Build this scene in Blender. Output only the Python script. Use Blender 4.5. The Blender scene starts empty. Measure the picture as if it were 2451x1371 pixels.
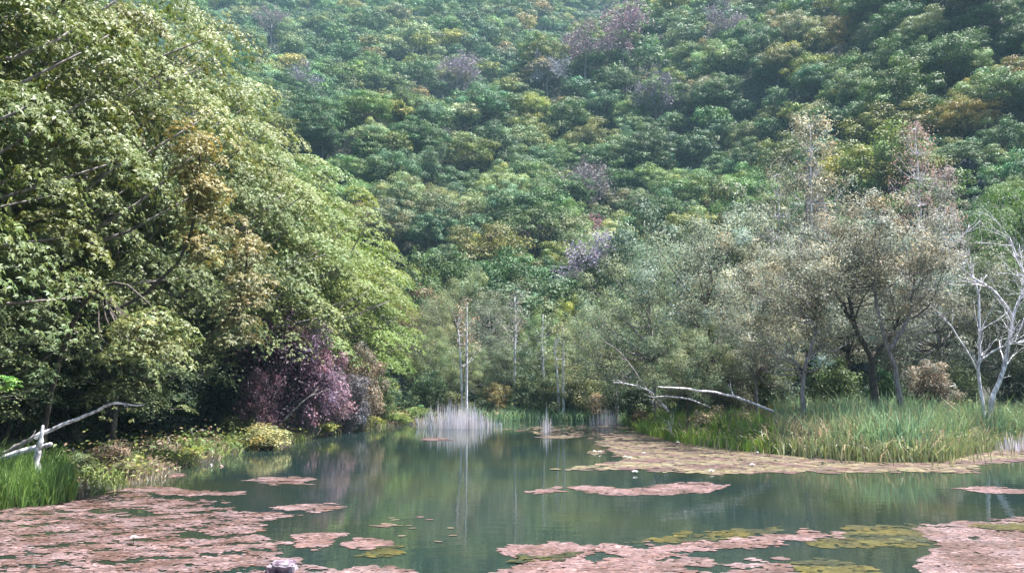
import bpy, math
import numpy as np
from mathutils import Vector, Matrix

scn = bpy.context.scene
COL = scn.collection
R = math.radians

# ------------------------------------------------------------------ camera
FPX, CX, CY = 1923.0, 1225.5, 685.5          # photo pixels
PITCH = math.atan(223.5 / FPX)
CAMZ = 3.0
cam_d = bpy.data.cameras.new('camera'); cam = bpy.data.objects.new('camera', cam_d); COL.objects.link(cam)
cam.location = (0, 0, CAMZ); cam.rotation_euler = (math.pi / 2 + PITCH, 0, 0)
cam_d.sensor_width = 36; cam_d.lens = 36 * FPX / 2451; cam_d.clip_end = 6000; cam_d.clip_start = 0.1
scn.camera = cam

# ------------------------------------------------------------------ light
SUN_TO = Vector((0.47, 0.12, 1.2)).normalized()      # direction towards the sun
w = bpy.data.worlds.new('World'); scn.world = w; w.use_nodes = True
nt = w.node_tree; bg = nt.nodes['Background']
sky = nt.nodes.new('ShaderNodeTexSky'); sky.sky_type = 'NISHITA'; sky.sun_disc = False
sky.sun_elevation = math.asin(SUN_TO.z)
sky.sun_rotation = math.atan2(SUN_TO.x, SUN_TO.y)
nt.links.new(sky.outputs[0], bg.inputs[0]); bg.inputs[1].default_value = 0.075
sd = bpy.data.lights.new('sun', 'SUN'); sd.energy = 5.0; sd.angle = R(0.5); sd.color = (1.0, 0.965, 0.93)
so = bpy.data.objects.new('sun', sd); COL.objects.link(so)
so.rotation_euler = SUN_TO.to_track_quat('Z', 'Y').to_euler()
vs = scn.view_settings
vs.view_transform = 'Standard'; vs.look = 'None'; vs.gamma = 1; vs.exposure = 1.95
HAZE = 0.00025

# ------------------------------------------------------------------ helpers
def ray(px, py):
    dx = (px - CX) / FPX; dy = -(py - CY) / FPX
    c, s = math.cos(PITCH), math.sin(PITCH)
    y = c - dy * s; z = s + dy * c
    return dx / y, z / y
def W(px, py, Y):
    a, b = ray(px, py)
    return np.array((a * Y, Y, CAMZ + b * Y))
def WG(px, py, z=0.0):                       # point of the level z seen at this pixel
    a, b = ray(px, py)
    return W(px, py, (z - CAMZ) / b)
def proj(P):
    P = np.atleast_2d(P)
    x, y, z = P[:, 0], P[:, 1], P[:, 2] - CAMZ
    c, s = math.cos(PITCH), math.sin(PITCH)
    f = y * c + z * s; u = -y * s + z * c
    return CX + FPX * x / f, CY - FPX * u / f

def rng(s): return np.random.default_rng(s)
def nrm(v):
    return v / np.maximum(np.linalg.norm(v, axis=-1, keepdims=True), 1e-9)

def mk_mesh(name, V, F, mat, tint=None, smooth=False):
    """V (n,3); F list of (m,k) index arrays; tint (faces,3)"""
    me = bpy.data.meshes.new(name)
    V = np.asarray(V, dtype=np.float32)
    me.vertices.add(len(V)); me.vertices.foreach_set('co', V.ravel())
    if not isinstance(F, list): F = [F]
    F = [np.asarray(f, dtype=np.int32) for f in F if len(f)]
    nl = sum(f.size for f in F); npoly = sum(len(f) for f in F)
    me.loops.add(nl); me.loops.foreach_set('vertex_index', np.concatenate([f.ravel() for f in F]))
    me.polygons.add(npoly)
    ls = []; o = 0
    for f in F:
        ls.append(o + np.arange(len(f)) * f.shape[1]); o += f.size
    me.polygons.foreach_set('loop_start', np.concatenate(ls).astype(np.int32))
    if smooth: me.polygons.foreach_set('use_smooth', np.ones(npoly, dtype=bool))
    me.update(calc_edges=True)
    if tint is not None:
        a = me.attributes.new('tint', 'FLOAT_COLOR', 'FACE')
        t = np.ones((npoly, 4), dtype=np.float32); t[:, :3] = tint
        a.data.foreach_set('color', t.ravel())
    me.materials.append(mat)
    return me

def ob(name, me, parent=None, loc=(0, 0, 0), rz=0, sc=(1, 1, 1), color=None):
    o = bpy.data.objects.new(name, me); COL.objects.link(o)
    o.location = loc; o.rotation_euler = (0, 0, rz); o.scale = sc
    if parent is not None: o.parent = parent
    if color is not None: o.color = (*color, 1)
    return o
def empty(name, loc, rz=0, sc=(1, 1, 1)):
    o = bpy.data.objects.new(name, None); COL.objects.link(o)
    o.empty_display_size = 0.3
    o.location = loc; o.rotation_euler = (0, 0, rz); o.scale = sc
    return o
def tag(o, label=None, cat=None, group=None, kind=None):
    if label: o['label'] = label
    if cat: o['category'] = cat
    if group: o['group'] = group
    if kind: o['kind'] = kind
    return o

# ------------------------------------------------------------------ materials
def new_mat(name):
    m = bpy.data.materials.new(name); m.use_nodes = True
    return m, m.node_tree, m.node_tree.nodes['Principled BSDF'], m.node_tree.nodes['Material Output']
def foliage_mat(name, trans=0.35, rough=0.5, spec=0.4):
    m, t, p, out = new_mat(name)
    at = t.nodes.new('ShaderNodeAttribute'); at.attribute_name = 'tint'
    oi = t.nodes.new('ShaderNodeObjectInfo')
    mx = t.nodes.new('ShaderNodeMix'); mx.data_type = 'RGBA'; mx.blend_type = 'MULTIPLY'; mx.inputs[0].default_value = 1
    t.links.new(oi.outputs['Color'], mx.inputs[6]); t.links.new(at.outputs['Color'], mx.inputs[7])
    t.links.new(mx.outputs[2], p.inputs['Base Color'])
    p.inputs['Roughness'].default_value = rough; p.inputs['Specular IOR Level'].default_value = spec
    tr = t.nodes.new('ShaderNodeBsdfTranslucent')
    hs = t.nodes.new('ShaderNodeHueSaturation'); hs.inputs['Saturation'].default_value = 1.15; hs.inputs['Value'].default_value = 1.1
    t.links.new(mx.outputs[2], hs.inputs['Color']); t.links.new(hs.outputs[0], tr.inputs[0])
    ms = t.nodes.new('ShaderNodeMixShader'); ms.inputs[0].default_value = trans
    t.links.new(p.outputs[0], ms.inputs[1]); t.links.new(tr.outputs[0], ms.inputs[2])
    t.links.new(ms.outputs[0], out.inputs[0])
    return m
def noise_mat(name, c1, c2, scale=4, rough=0.9, c3=None, bump=0.3, stretch=(1, 1, 1), detail=6, lo=.38, hi=.62):
    m, t, p, out = new_mat(name)
    tc = t.nodes.new('ShaderNodeTexCoord'); mp = t.nodes.new('ShaderNodeMapping'); mp.inputs['Scale'].default_value = stretch
    n = t.nodes.new('ShaderNodeTexNoise'); n.inputs['Scale'].default_value = scale; n.inputs['Detail'].default_value = detail
    cr = t.nodes.new('ShaderNodeValToRGB')
    t.links.new(tc.outputs['Object'], mp.inputs[0]); t.links.new(mp.outputs[0], n.inputs[0]); t.links.new(n.outputs[0], cr.inputs[0])
    cr.color_ramp.elements[0].position = lo; cr.color_ramp.elements[0].color = (*c1, 1)
    cr.color_ramp.elements[1].position = hi; cr.color_ramp.elements[1].color = (*c2, 1)
    if c3 is not None:
        e = cr.color_ramp.elements.new((lo + hi) / 2); e.color = (*c3, 1)
    t.links.new(cr.outputs[0], p.inputs['Base Color']); p.inputs['Roughness'].default_value = rough
    if bump:
        b = t.nodes.new('ShaderNodeBump'); b.inputs['Strength'].default_value = bump; b.inputs['Distance'].default_value = 0.1
        t.links.new(n.outputs[0], b.inputs['Height']); t.links.new(b.outputs[0], p.inputs['Normal'])
    return m

M_LEAF = foliage_mat('leaf', 0.25, 0.5, 0.35)
M_FINE = foliage_mat('fine_leaf', 0.35, 0.55, 0.35)
M_FAR = foliage_mat('far_leaf', 0.22, 0.6, 0.3)
M_GRASS = foliage_mat('grass_blade', 0.30, 0.5, 0.4)
M_MAT = foliage_mat('floating_leaf', 0.0, 0.42, 0.5)
M_BARK = noise_mat('dark_bark', (.035, .028, .024), (.11, .09, .08), 6, stretch=(3, 3, .7))
M_GREY = noise_mat('grey_bark', (.12, .10, .10), (.34, .31, .31), 5, stretch=(2, 2, .6))
M_WHITE = noise_mat('bleached_wood', (.30, .28, .31), (.92, .90, .95), 5, stretch=(2, 2, .6))
M_GROUND = noise_mat('forest_floor', (.010, .013, .006), (.034, .030, .018), .6, c3=(.018, .022, .010))
M_ROCK = noise_mat('rock', (.14, .13, .14), (.42, .39, .38), 1.6, bump=.8)
M_SHADEROCK = noise_mat('shaded_rock', (.008, .010, .014), (.045, .052, .075), .8, bump=.9, stretch=(1, 1, .35))  # cliff rock darkened, its shade put into the colour

# water
m, t, p, out = new_mat('pond_water'); M_WATER = m
tc = t.nodes.new('ShaderNodeTexCoord')
n1 = t.nodes.new('ShaderNodeTexNoise'); n1.inputs['Scale'].default_value = 0.16; n1.inputs['Detail'].default_value = 3
cr = t.nodes.new('ShaderNodeValToRGB')
cr.color_ramp.elements[0].position = .42; cr.color_ramp.elements[0].color = (.012, .0235, .0225, 1)
cr.color_ramp.elements[1].position = .68; cr.color_ramp.elements[1].color = (.025, .033, .018, 1)
t.links.new(tc.outputs['Object'], n1.inputs[0]); t.links.new(n1.outputs[0], cr.inputs[0]); t.links.new(cr.outputs[0], p.inputs['Base Color'])
p.inputs['Roughness'].default_value = 0.02; p.inputs['IOR'].default_value = 1.33
mp = t.nodes.new('ShaderNodeMapping'); mp.inputs['Scale'].default_value = (1.0, 2.2, 1)
n2 = t.nodes.new('ShaderNodeTexNoise'); n2.inputs['Scale'].default_value = 1.3; n2.inputs['Detail'].default_value = 4
bp = t.nodes.new('ShaderNodeBump'); bp.inputs['Strength'].default_value = 0.08; bp.inputs['Distance'].default_value = 0.05
t.links.new(tc.outputs['Object'], mp.inputs[0]); t.links.new(mp.outputs[0], n2.inputs[0])
t.links.new(n2.outputs[0], bp.inputs['Height']); t.links.new(bp.outputs[0], p.inputs['Normal'])

# ------------------------------------------------------------------ terrain
POND = np.array([(-15, 5), (-14.2, 14), (-13, 18.3), (-11.4, 20), (-10.9, 22), (-10.9, 26), (-11.2, 30), (-11.2, 36), (-10.3, 42), (-9.4, 48), (-8.4, 53), (-6.0, 57),
                 (-3, 59), (2, 60.5), (7, 60), (8.2, 53), (7.6, 46), (8.3, 39), (10.3, 34), (13.2, 30.2), (15.5, 30), (18.2, 33), (21, 35.6),
                 (27, 37), (48, 40), (60, 20), (40, 5)], float)
def in_poly(x, y, P):
    ins = np.zeros(x.shape, bool); n = len(P)
    for i in range(n):
        x1, y1 = P[i]; x2, y2 = P[(i + 1) % n]
        c = ((y1 > y) != (y2 > y)) & (x < (x2 - x1) * (y - y1) / ((y2 - y1) if y2 != y1 else 1e-9) + x1)
        ins ^= c
    return ins
def poly_dist(x, y, P):
    d = np.full(x.shape, 1e9); n = len(P)
    for i in range(n):
        a = P[i]; b = P[(i + 1) % n]; ab = b - a
        tt = np.clip(((x - a[0]) * ab[0] + (y - a[1]) * ab[1]) / (ab @ ab), 0, 1)
        d = np.minimum(d, np.hypot(x - a[0] - tt * ab[0], y - a[1] - tt * ab[1]))
    return d
def wob(x, y, s, seed):
    r = rng(seed); v = 0
    for k in range(6):
        a = r.uniform(0, 6.28); f = r.uniform(.6, 1.8) / s
        v = v + np.sin((x * math.cos(a) + y * math.sin(a)) * f * 6.28 + r.uniform(0, 6.28)) / 6
    return v
def sstep(x, a, b):
    t = np.clip((x - a) / (b - a), 0, 1); return t * t * (3 - 2 * t)
GUL = np.array([(-75, 150), (-42, 190), (-8, 270), (25, 360), (70, 470)], float)
def seg_dist(x, y, P):
    d = np.full(x.shape, 1e9)
    for i in range(len(P) - 1):
        a = P[i]; b = P[i + 1]; ab = b - a
        tt = np.clip(((x - a[0]) * ab[0] + (y - a[1]) * ab[1]) / (ab @ ab), 0, 1)
        d = np.minimum(d, np.hypot(x - a[0] - tt * ab[0], y - a[1] - tt * ab[1]))
    return d
RID = np.array([(75, 300), (24, 243), (-20, 203), (-40, 165)], float)
def H(x, y):
    x = np.asarray(x, float); y = np.asarray(y, float)
    d = poly_dist(x, y, POND); ins = in_poly(x, y, POND)
    land = 0.55 * (1 - np.exp(-d / 2.5)) + 0.03
    bed = -0.9 * (1 - np.exp(-d / 1.0)) - 0.02
    z = np.where(ins, bed, land)
    a = x / np.maximum(y, 20)
    k = sstep(a, .10, .62)
    s = .66 + .28 * k; y0 = 94 - 28 * k
    t = y - y0
    m = s * np.where(t > 0, t * t / (t + 18), 0)
    m += sstep(t, 10, 60) * (11 * wob(x, y, 110, 3) + 4.5 * wob(x, y, 42, 5))
    m -= sstep(t, 20, 80) * 24 * np.exp(-(seg_dist(x, y, GUL) / 15) ** 2)
    m += sstep(t, 20, 60) * 15 * np.exp(-(seg_dist(x, y, RID) / 20) ** 2)
    m = np.maximum(m, 0)
    l = 0.55 * np.maximum(0, -x - 30) ** 1.0
    r = 0.75 * np.maximum(0, x - 46 - 0.0 * y)
    m = np.maximum(m, np.maximum(l, r))
    m = np.where(m > 265, 265 + 30 * (1 - np.exp(-(m - 265) / 30)), m)
    bank = 1.3 * sstep(-y, -4.0, -1.5)
    return z + np.where(ins, 0, m) + np.where(ins, 0, bank)
def h1(x, y): return float(H(np.array([x]), np.array([y]))[0])

def axis(lo, hi, dlo, dhi, fine, grow=1.12, far=12):
    a = list(np.arange(dlo, dhi + 1e-6, fine)); s = fine
    while a[-1] < hi: s = min(s * grow, far); a.append(a[-1] + s)
    s = fine
    while a[0] > lo: s = min(s * grow, far); a.insert(0, a[0] - s)
    return np.array(a)
xs = axis(-420, 520, -16, 28, .5); ys = axis(-160, 640, 0, 64, .5)
xs[0] = -3000; xs[-1] = 3000; ys[0] = -3000; ys[-1] = 3500
X, Y = np.meshgrid(xs, ys)
Z = H(np.clip(X, -430, 530), np.clip(Y, -170, 650))
nx, ny = len(xs), len(ys)
idx = np.arange(nx * ny).reshape(ny, nx)
F = np.stack([idx[:-1, :-1], idx[:-1, 1:], idx[1:, 1:], idx[1:, :-1]], -1).reshape(-1, 4)
g = ob('ground', mk_mesh('ground', np.stack([X, Y, Z], -1).reshape(-1, 3), F, M_GROUND, smooth=True)); tag(g, kind='structure')
wv = np.array([(-22, -1, 0), (75, -1, 0), (75, 64, 0), (-22, 64, 0)], float)
wv = np.array([(-17, 3, 0), (64, 3, 0), (64, 62, 0), (-17, 62, 0)], float)
tag(ob('water', mk_mesh('water', wv, np.array([[0, 1, 2, 3]]), M_WATER)), kind='structure')

# ------------------------------------------------------------------ wood
class Wood:
    def __init__(s): s.V = []; s.F = []; s.n = 0
    def tube(s, pts, rad, k=6, cap=True):
        pts = np.asarray(pts, float); n = len(pts)
        rad = np.broadcast_to(np.asarray(rad, float), (n,))
        T = nrm(np.gradient(pts, axis=0))
        ref = np.array((0, 0, 1.0)) if abs(T[0][2]) < .8 else np.array((1.0, 0, 0))
        U = nrm(np.cross(T, ref)); Vv = np.cross(T, U)
        an = np.arange(k) * 2 * math.pi / k
        ring = pts[:, None] + rad[:, None, None] * (np.cos(an)[None, :, None] * U[:, None] + np.sin(an)[None, :, None] * Vv[:, None])
        s.V.append(ring.reshape(-1, 3))
        i = np.arange(n - 1)[:, None] * k; j = np.arange(k)[None]; j2 = (j + 1) % k
        f = np.stack([i + j, i + j2, i + k + j2, i + k + j], -1).reshape(-1, 4) + s.n
        s.F.append(f)
        if cap:
            s.V.append(pts[-1:] + T[-1:] * rad[-1] * .5)
            e = s.n + (n - 1) * k; tip = s.n + n * k
            s.F.append(np.stack([e + np.arange(k), e + (np.arange(k) + 1) % k, np.full(k, tip), np.full(k, tip)], -1)[:, :3])
            s.V.append(pts[:1] - T[:1] * rad[0] * .3)
            s.F.append(np.stack([s.n + (np.arange(k) + 1) % k, s.n + np.arange(k), np.full(k, tip + 1)], -1))
            s.n += n * k + 2
        else: s.n += n * k
    def mesh(s, name, mat):
        return mk_mesh(name, np.concatenate(s.V), [f for f in s.F if f.shape[1] == 4] + [f for f in s.F if f.shape[1] == 3], mat, smooth=True)

def curve(ctrl, n, jit=0, r=None):
    """Catmull-Rom through control points"""
    c = np.asarray(ctrl, float); c = np.vstack([2 * c[0] - c[1], c, 2 * c[-1] - c[-2]])
    m = len(c) - 3; out_ = []
    for q in np.linspace(0, m - 1e-6, n):
        i = int(q); u = q - i; p0, p1, p2, p3 = c[i:i + 4]
        out_.append(.5 * ((2 * p1) + (-p0 + p2) * u + (2 * p0 - 5 * p1 + 4 * p2 - p3) * u * u + (-p0 + 3 * p1 - 3 * p2 + p3) * u ** 3))
    out_ = np.array(out_)
    if jit and r is not None: out_[1:-1] += r.normal(0, jit, (n - 2, 3))
    return out_

# ------------------------------------------------------------------ leaves
def kites(P, A, N, L, Wd, fold=.18):
    """leaf quads: base P, axis A, normal N"""
    A = nrm(A); S = nrm(np.cross(A, N)); N = np.cross(S, A)
    L = L[:, None]; Wd = Wd[:, None]
    mid = P + A * L * .42 + N * Wd * fold
    return np.stack([P, mid + S * Wd * .5, P + A * L - N * L * .10, mid - S * Wd * .5], 1).reshape(-1, 3)
def quadF(n): return np.arange(4 * n, dtype=np.int32).reshape(-1, 4)
def sph(r, n):
    v = r.normal(size=(n, 3)); return nrm(v)
def hue(r, n, v=.18, h=.10):
    b = np.exp(r.normal(0, v, n))[:, None]; hh = r.normal(0, h, n)[:, None]
    return b * np.concatenate([1 + hh, np.ones((n, 1)), 1 - hh * .8], 1)

def blob_leaves(r, C, Rad, per, size, asp=.55, low=-.35, droop=.3, vclump=.24, shell=.72, nj=.34):
    """leaf clumps spread over lobes. C (m,3), Rad (m,3)"""
    m_ = len(C); k = np.repeat(np.arange(m_), per); n = len(k)
    u = sph(r, n); u[:, 2] = np.where(u[:, 2] < low, -u[:, 2] * .6, u[:, 2]); u = nrm(u)
    tt = np.where(r.random(n) < .8, r.uniform(shell, 1.08, n), r.uniform(.2, shell, n))
    bump = 1 + .18 * np.sin(u[:, 0] * 7 + k) * np.sin(u[:, 1] * 6 + 2 * k) + .1 * np.sin(u[:, 2] * 9 + k)
    P = C[k] + u * Rad[k] * (tt * bump)[:, None]
    N = nrm(u * .9 + np.array((0, 0, .45)) + r.normal(0, nj, (n, 3)))
    A = nrm(np.cross(N, r.normal(size=(n, 3)))); A[:, 2] -= droop; A += u * .25
    s = size * r.uniform(.6, 1.35, n)
    V = kites(P - nrm(A) * s[:, None] * .5, A, N, s, s * asp)
    tc_ = hue(r, m_, vclump, .08)[k] * hue(r, n, .16, .07)
    return V, tc_

def whorl_leaves(r, C, Rad, per, size, nl=6, asp=.36, droop=(.25, .9), low=-.1):
    m_ = len(C); k = np.repeat(np.arange(m_), per); n = len(k)
    u = sph(r, n); u[:, 2] = np.where(u[:, 2] < low, -u[:, 2] * .7, u[:, 2]); u = nrm(u)
    tt = np.sqrt(r.uniform(.12, 1.12, n))
    bump = 1 + .22 * np.sin(u[:, 0] * 6 + k * 1.7) * np.cos(u[:, 1] * 7 + 2 * k)
    P = C[k] + u * Rad[k] * (tt * bump)[:, None]
    P[:, 2] -= .22 * ((P[:, :2] - C[k][:, :2]) ** 2).sum(1) / np.maximum(Rad[k][:, 0], .3)
    j = np.tile(np.arange(nl), n); kk = np.repeat(np.arange(n), nl)
    az = j * 2 * math.pi / nl + np.repeat(r.uniform(0, 6.28, n), nl) + r.normal(0, .2, n * nl)
    dr = r.uniform(*droop, n * nl)
    # whorl axis leans outward from the lobe
    A = np.stack([np.cos(az) * np.cos(dr), np.sin(az) * np.cos(dr), -np.sin(dr)], -1) + u[kk] * np.array((.45, .45, .15))
    N = nrm(np.array((0, 0, 1.0)) + u[kk] * .5 + r.normal(0, .22, (n * nl, 3)))
    s = size * np.repeat(r.uniform(.7, 1.25, n), nl) * r.uniform(.75, 1.15, n * nl)
    V = kites(P[kk], A, N, s, s * asp, .12)
    tc_ = hue(r, m_, .14, .08)[k][kk] * hue(r, n, .12, .07)[kk] * hue(r, n * nl, .10, .05)
    return V, tc_

def mound_leaves(r, C, Rad, per, size, nl=6, asp=.36):
    """whorls of drooping leaves laid like thatch over the upper side of each bough"""
    m_ = len(C); k = np.repeat(np.arange(m_), per); n = len(k)
    rr = np.sqrt(r.random(n)); a = r.uniform(0, 6.283, n)
    edge = 1 + .16 * np.sin(a * 3 + k * 1.7) + .12 * np.sin(a * 5 + k * 2.9)
    hx, hy = np.cos(a) * rr * edge, np.sin(a) * rr * edge
    hz_ = 1 - rr ** 2.2 + .10 * np.sin(hx * 7 + k) * np.cos(hy * 6 + k * 2)
    # boughs slope outward from the tree axis
    ax = nrm(np.stack([C[:, 0], C[:, 1], 0 * C[:, 0]], -1))[k]
    P = C[k] + np.stack([hx * Rad[k, 0], hy * Rad[k, 1], hz_ * Rad[k, 2]], -1)
    out = ((P - C[k]) * ax).sum(1); P[:, 2] -= .28 * out + r.uniform(0, .22, n) ** 1.0
    un = nrm(np.stack([hx * 1.1, hy * 1.1, np.full(n, .75)], -1) + ax * .30)
    j = np.tile(np.arange(nl), n); kk = np.repeat(np.arange(n), nl)
    az = j * 2 * math.pi / nl + np.repeat(r.uniform(0, 6.28, n), nl) + r.normal(0, .22, n * nl)
    A = np.stack([np.cos(az), np.sin(az), np.zeros(n * nl)], -1)
    A -= un[kk] * (A * un[kk]).sum(1, keepdims=True) * .9
    A = nrm(A) + np.array((0, 0, -1.0)) * r.uniform(.15, .75, (n * nl, 1))
    N = nrm(un[kk] + np.array((0, 0, .3)) + r.normal(0, .16, (n * nl, 3)))
    s = size * np.repeat(r.uniform(.7, 1.25, n), nl) * r.uniform(.75, 1.15, n * nl)
    V = kites(P[kk], A, N, s, s * asp, .12)
    return V, hue(r, m_, .14, .07)[k][kk] * hue(r, n, .12, .06)[kk] * hue(r, n * nl, .08, .04)

def dome_lobes(r, m_, Rx, Rz, cz, lo=-.45, rin=(.62, .92), rad=(1.3, 2.0), flat=.6):
    """fibonacci-spread lobe centres over a dome"""
    i = np.arange(m_) + .5
    zz = 1 - (1 - lo) * i / m_
    ph = i * 2.39996 + r.uniform(0, 6.28)
    rr = np.sqrt(np.clip(1 - zz ** 2, 0, 1))
    d = np.stack([rr * np.cos(ph), rr * np.sin(ph), zz], -1) + r.normal(0, .10, (m_, 3))
    q = r.uniform(*rin, m_)[:, None]
    C = d * q * np.array((Rx, Rx, Rz)) + np.array((0, 0, cz))
    rd = r.uniform(*rad, m_)[:, None] * np.array((1, 1, flat)) * r.uniform(.8, 1.2, (m_, 3))
    return C, rd

def limbs(wd, r, trunk, trad, C, k=5, rl=.05, lowfrac=.35, sag=.12):
    """limb from trunk polyline to each lobe centre"""
    trunk = np.asarray(trunk)
    for c in C:
        d = np.hypot(*(trunk[:, :2] - c[:2]).T)
        base_z = c[2] - .55 * np.min(d) - .3
        i = int(np.argmin(abs(trunk[:, 2] - base_z) + .25 * np.linalg.norm(trunk - c, axis=1)))
        i = max(i, int(len(trunk) * lowfrac)) if i < len(trunk) * lowfrac else i
        i = min(i, len(trunk) - 1)
        a = trunk[i]; L = np.linalg.norm(c - a)
        mid = (a + c) / 2 + np.array((0, 0, -sag * L)) + r.normal(0, .06 * L, 3)
        r0 = min(trad[i] * .7, rl * (.5 + L * .28))
        wd.tube(curve([a, mid, c], 7), np.linspace(r0, r0 * .22, 7), k)

def tree_meshes(seed, name, mode, Ht, Rx, Rz, cz, nl, rad, flat, per, size, mat, bark, trunk=None, tr=.25, lo=-.45,
                rin=(.62, .92), asp=.5, squash=1.0, sides=7, rl=.05, low=-.35, droop=.3, extra=None, nj=.34):
    r = rng(seed)
    if trunk is None:
        tp = curve([(0, 0, -.4), (r.normal(0, .2), r.normal(0, .2), Ht * .35), (r.normal(0, .4), r.normal(0, .4), Ht * .62), (r.normal(0, .4), r.normal(0, .4), Ht * .88)], 12)
    else: tp = curve(trunk, 14)
    trad = np.linspace(tr, tr * .2, len(tp)); trad[0] *= 1.35
    C, rd = dome_lobes(r, nl, Rx, Rz, cz, lo, rin, rad, flat)
    C[:, :2] += np.interp(C[:, 2], tp[:, 2], tp[:, 0])[:, None] * np.array((1, 0)) + np.interp(C[:, 2], tp[:, 2], tp[:, 1])[:, None] * np.array((0, 1))
    wd = Wood(); wd.tube(tp, trad, sides)
    limbs(wd, r, tp, trad, C, rl=rl)
    if mode == 'whorl':
        V, tc_ = mound_leaves(r, C, rd, per, size)
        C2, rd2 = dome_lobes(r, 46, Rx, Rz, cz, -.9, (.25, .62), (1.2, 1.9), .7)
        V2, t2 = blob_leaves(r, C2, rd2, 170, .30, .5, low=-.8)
        V = np.concatenate([V, V2]); tc_ = np.concatenate([tc_, t2 * .9])  # inner leaves tinted darker for the shade inside the crown
    else: V, tc_ = blob_leaves(r, C, rd, per, size, asp, low, droop, nj=nj)
    if extra is not None:
        V2, t2 = extra(r); V = np.concatenate([V, V2]); tc_ = np.concatenate([tc_, t2])
    return wd.mesh(name + '_wood', bark), mk_mesh(name + '_leaves', V, quadF(len(V) // 4), mat, tc_), (V, tc_)

def place(name, meshes, loc, rz, sc, color, label, cat='tree', group=None):
    e = empty(name, loc, rz, (sc, sc, sc) if np.isscalar(sc) else sc)
    ob('trunk', meshes[0], e); ob('crown', meshes[1], e, color=color)
    tag(e, label, cat, group)
    return e

# bare branching
def bare(wd, r, p, d, L, rad, lev, maxlev, k=5, spread=.6, up=.15, nb=(3, 5), tips=None):
    n = 6; pts = [np.array(p, float)]; d = nrm(np.array(d, float))
    for i in range(n - 1):
        d = nrm(d + r.normal(0, .10, 3) + np.array((0, 0, up * .12)))
        pts.append(pts[-1] + d * L / (n - 1))
    pts = np.array(pts); rr = np.linspace(rad, rad * .45, n)
    wd.tube(pts, rr, k if lev < 2 else 3, cap=(lev < 2))
    if tips is not None: tips.append(pts[-1])
    if lev >= maxlev: return
    for b in range(r.integers(*nb)):
        i = r.integers(2, n)
        ax = nrm(np.cross(d, r.normal(size=3)))
        nd = nrm(d * (1 - spread * .4) + ax * spread * r.uniform(.6, 1.3) + np.array((0, 0, up)))
        bare(wd, r, pts[i], nd, L * r.uniform(.45, .75), rr[i] * .6, lev + 1, maxlev, k, spread, up, nb, tips)

# ------------------------------------------------------------------ hillside forest
HV = []
for s in range(7):
    r = rng(100 + s)
    Rx = r.uniform(4.6, 5.6); Rz = r.uniform(3.4, 4.4)
    HV.append(tree_meshes(200 + s, 'hill_tree', 'blob', 11, Rx, Rz, 6.3, int(r.integers(48, 66)), (.9, 1.75), .7, 215, .31, M_FAR, M_BARK, tr=.22, lo=-.6, rin=(.5, 1.02), nj=.26))
# airy variants for grey and bare-looking trees
HS = []
for s in range(2):
    r = rng(300 + s); tips = []; wd = Wood()
    wd.tube(curve([(0, 0, -.5), (.1, 0, 3), (0, .1, 6)], 6), np.linspace(.22, .12, 6), 5)
    for q in range(9):
        a = q * .7 + r.uniform(0, .5)
        bare(wd, r, (0, 0, 2.5 + q * .45), (math.cos(a), math.sin(a), 1.0), 3.6, .07, 0, 3, k=4, spread=.6, nb=(4, 6), tips=tips)
    T = np.array(tips); k = r.integers(0, len(T), 2600)
    P = T[k] + r.normal(0, .35, (2600, 3)); A = r.normal(size=(2600, 3)); N = r.normal(size=(2600, 3)) + (0, 0, .6)
    V = kites(P, A, N, r.uniform(.3, .6, 2600), r.uniform(.12, .26, 2600))
    HS.append((wd.mesh('bare_tree_wood', M_GREY), mk_mesh('bare_tree_leaves', V, quadF(2600), M_FAR, hue(r, 2600, .2, .08)), (V, None)))

GREENS = {
    'dark green': (0.070, 0.125, 0.047), 'mid green': (0.118, 0.189, 0.062), 'blue-green': (0.092, 0.163, 0.076),
    'olive green': (0.164, 0.191, 0.056), 'pale grey-green': (0.209, 0.258, 0.126), 'yellow-green': (0.292, 0.300, 0.075), 'russet-tinged': (0.210, 0.176, 0.081)}
KEYS = list(GREENS); PROB = [.20, .28, .20, .13, .12, .04, .03]
BARE = [
    (1095, 215, 1.15, 1, (.20, .15, .20), 'lilac-grey bare tree standing above the mountain gully'),
    (1310, 195, .85, 0, (.20, .22, .27), 'small round silvery bare tree left of the mauve pair'),
    (1400, 165, 1.1, 1, (.21, .14, .18), 'mauve bare-twigged tree just left of the tallest mauve tree'),
    (1490, 145, 1.3, 0, (.23, .14, .19), 'tallest mauve bare-twigged tree on the upper mountainside'),
    (1570, 285, 1.0, 1, (.13, .11, .16), 'dusky purple bare tree alone on the mountainside centre'),
    (1745, 100, 1.0, 0, (.16, .13, .17), 'dull violet-grey bare tree high on the right slope'),
    (1390, 490, .9, 1, (.16, .13, .15), 'brownish-grey bare tree low on the central slope'),
    (1385, 565, .6, 0, (.30, .15, .17), 'small rosy-twigged tree below the brownish bare tree'),
    (650, 85, 1.2, 1, (.15, .12, .12), 'dark brown bare tree at the upper left of the mountain'),
    (1830, 20, 1.0, 0, (.14, .12, .17), 'grey bare tree at the very top, right of centre'),
    (1300, 605, .6, 0, (.12, .07, .06), 'dark russet tree at the foot of the slope'),
    (740, 235, .9, 0, (.17, .17, .21), 'pale grey bare tree on the left slope beside the big canopy')]
r = rng(7)
pts = []
sp = 6.8
for yy in np.arange(84, 520, sp * .87):
    row = int(yy / (sp * .87)) % 2
    for xx in np.arange(-.72 * yy - 5, .70 * yy + 12, sp):
        x = xx + row * sp / 2 + r.uniform(-2.6, 2.6); y = yy + r.uniform(-2.4, 2.4)
        pts.append((x, y))
pts = np.array(pts); hz = H(pts[:, 0], pts[:, 1])
P3 = np.column_stack([pts, hz + 6.5]); px, py = proj(P3)
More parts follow.
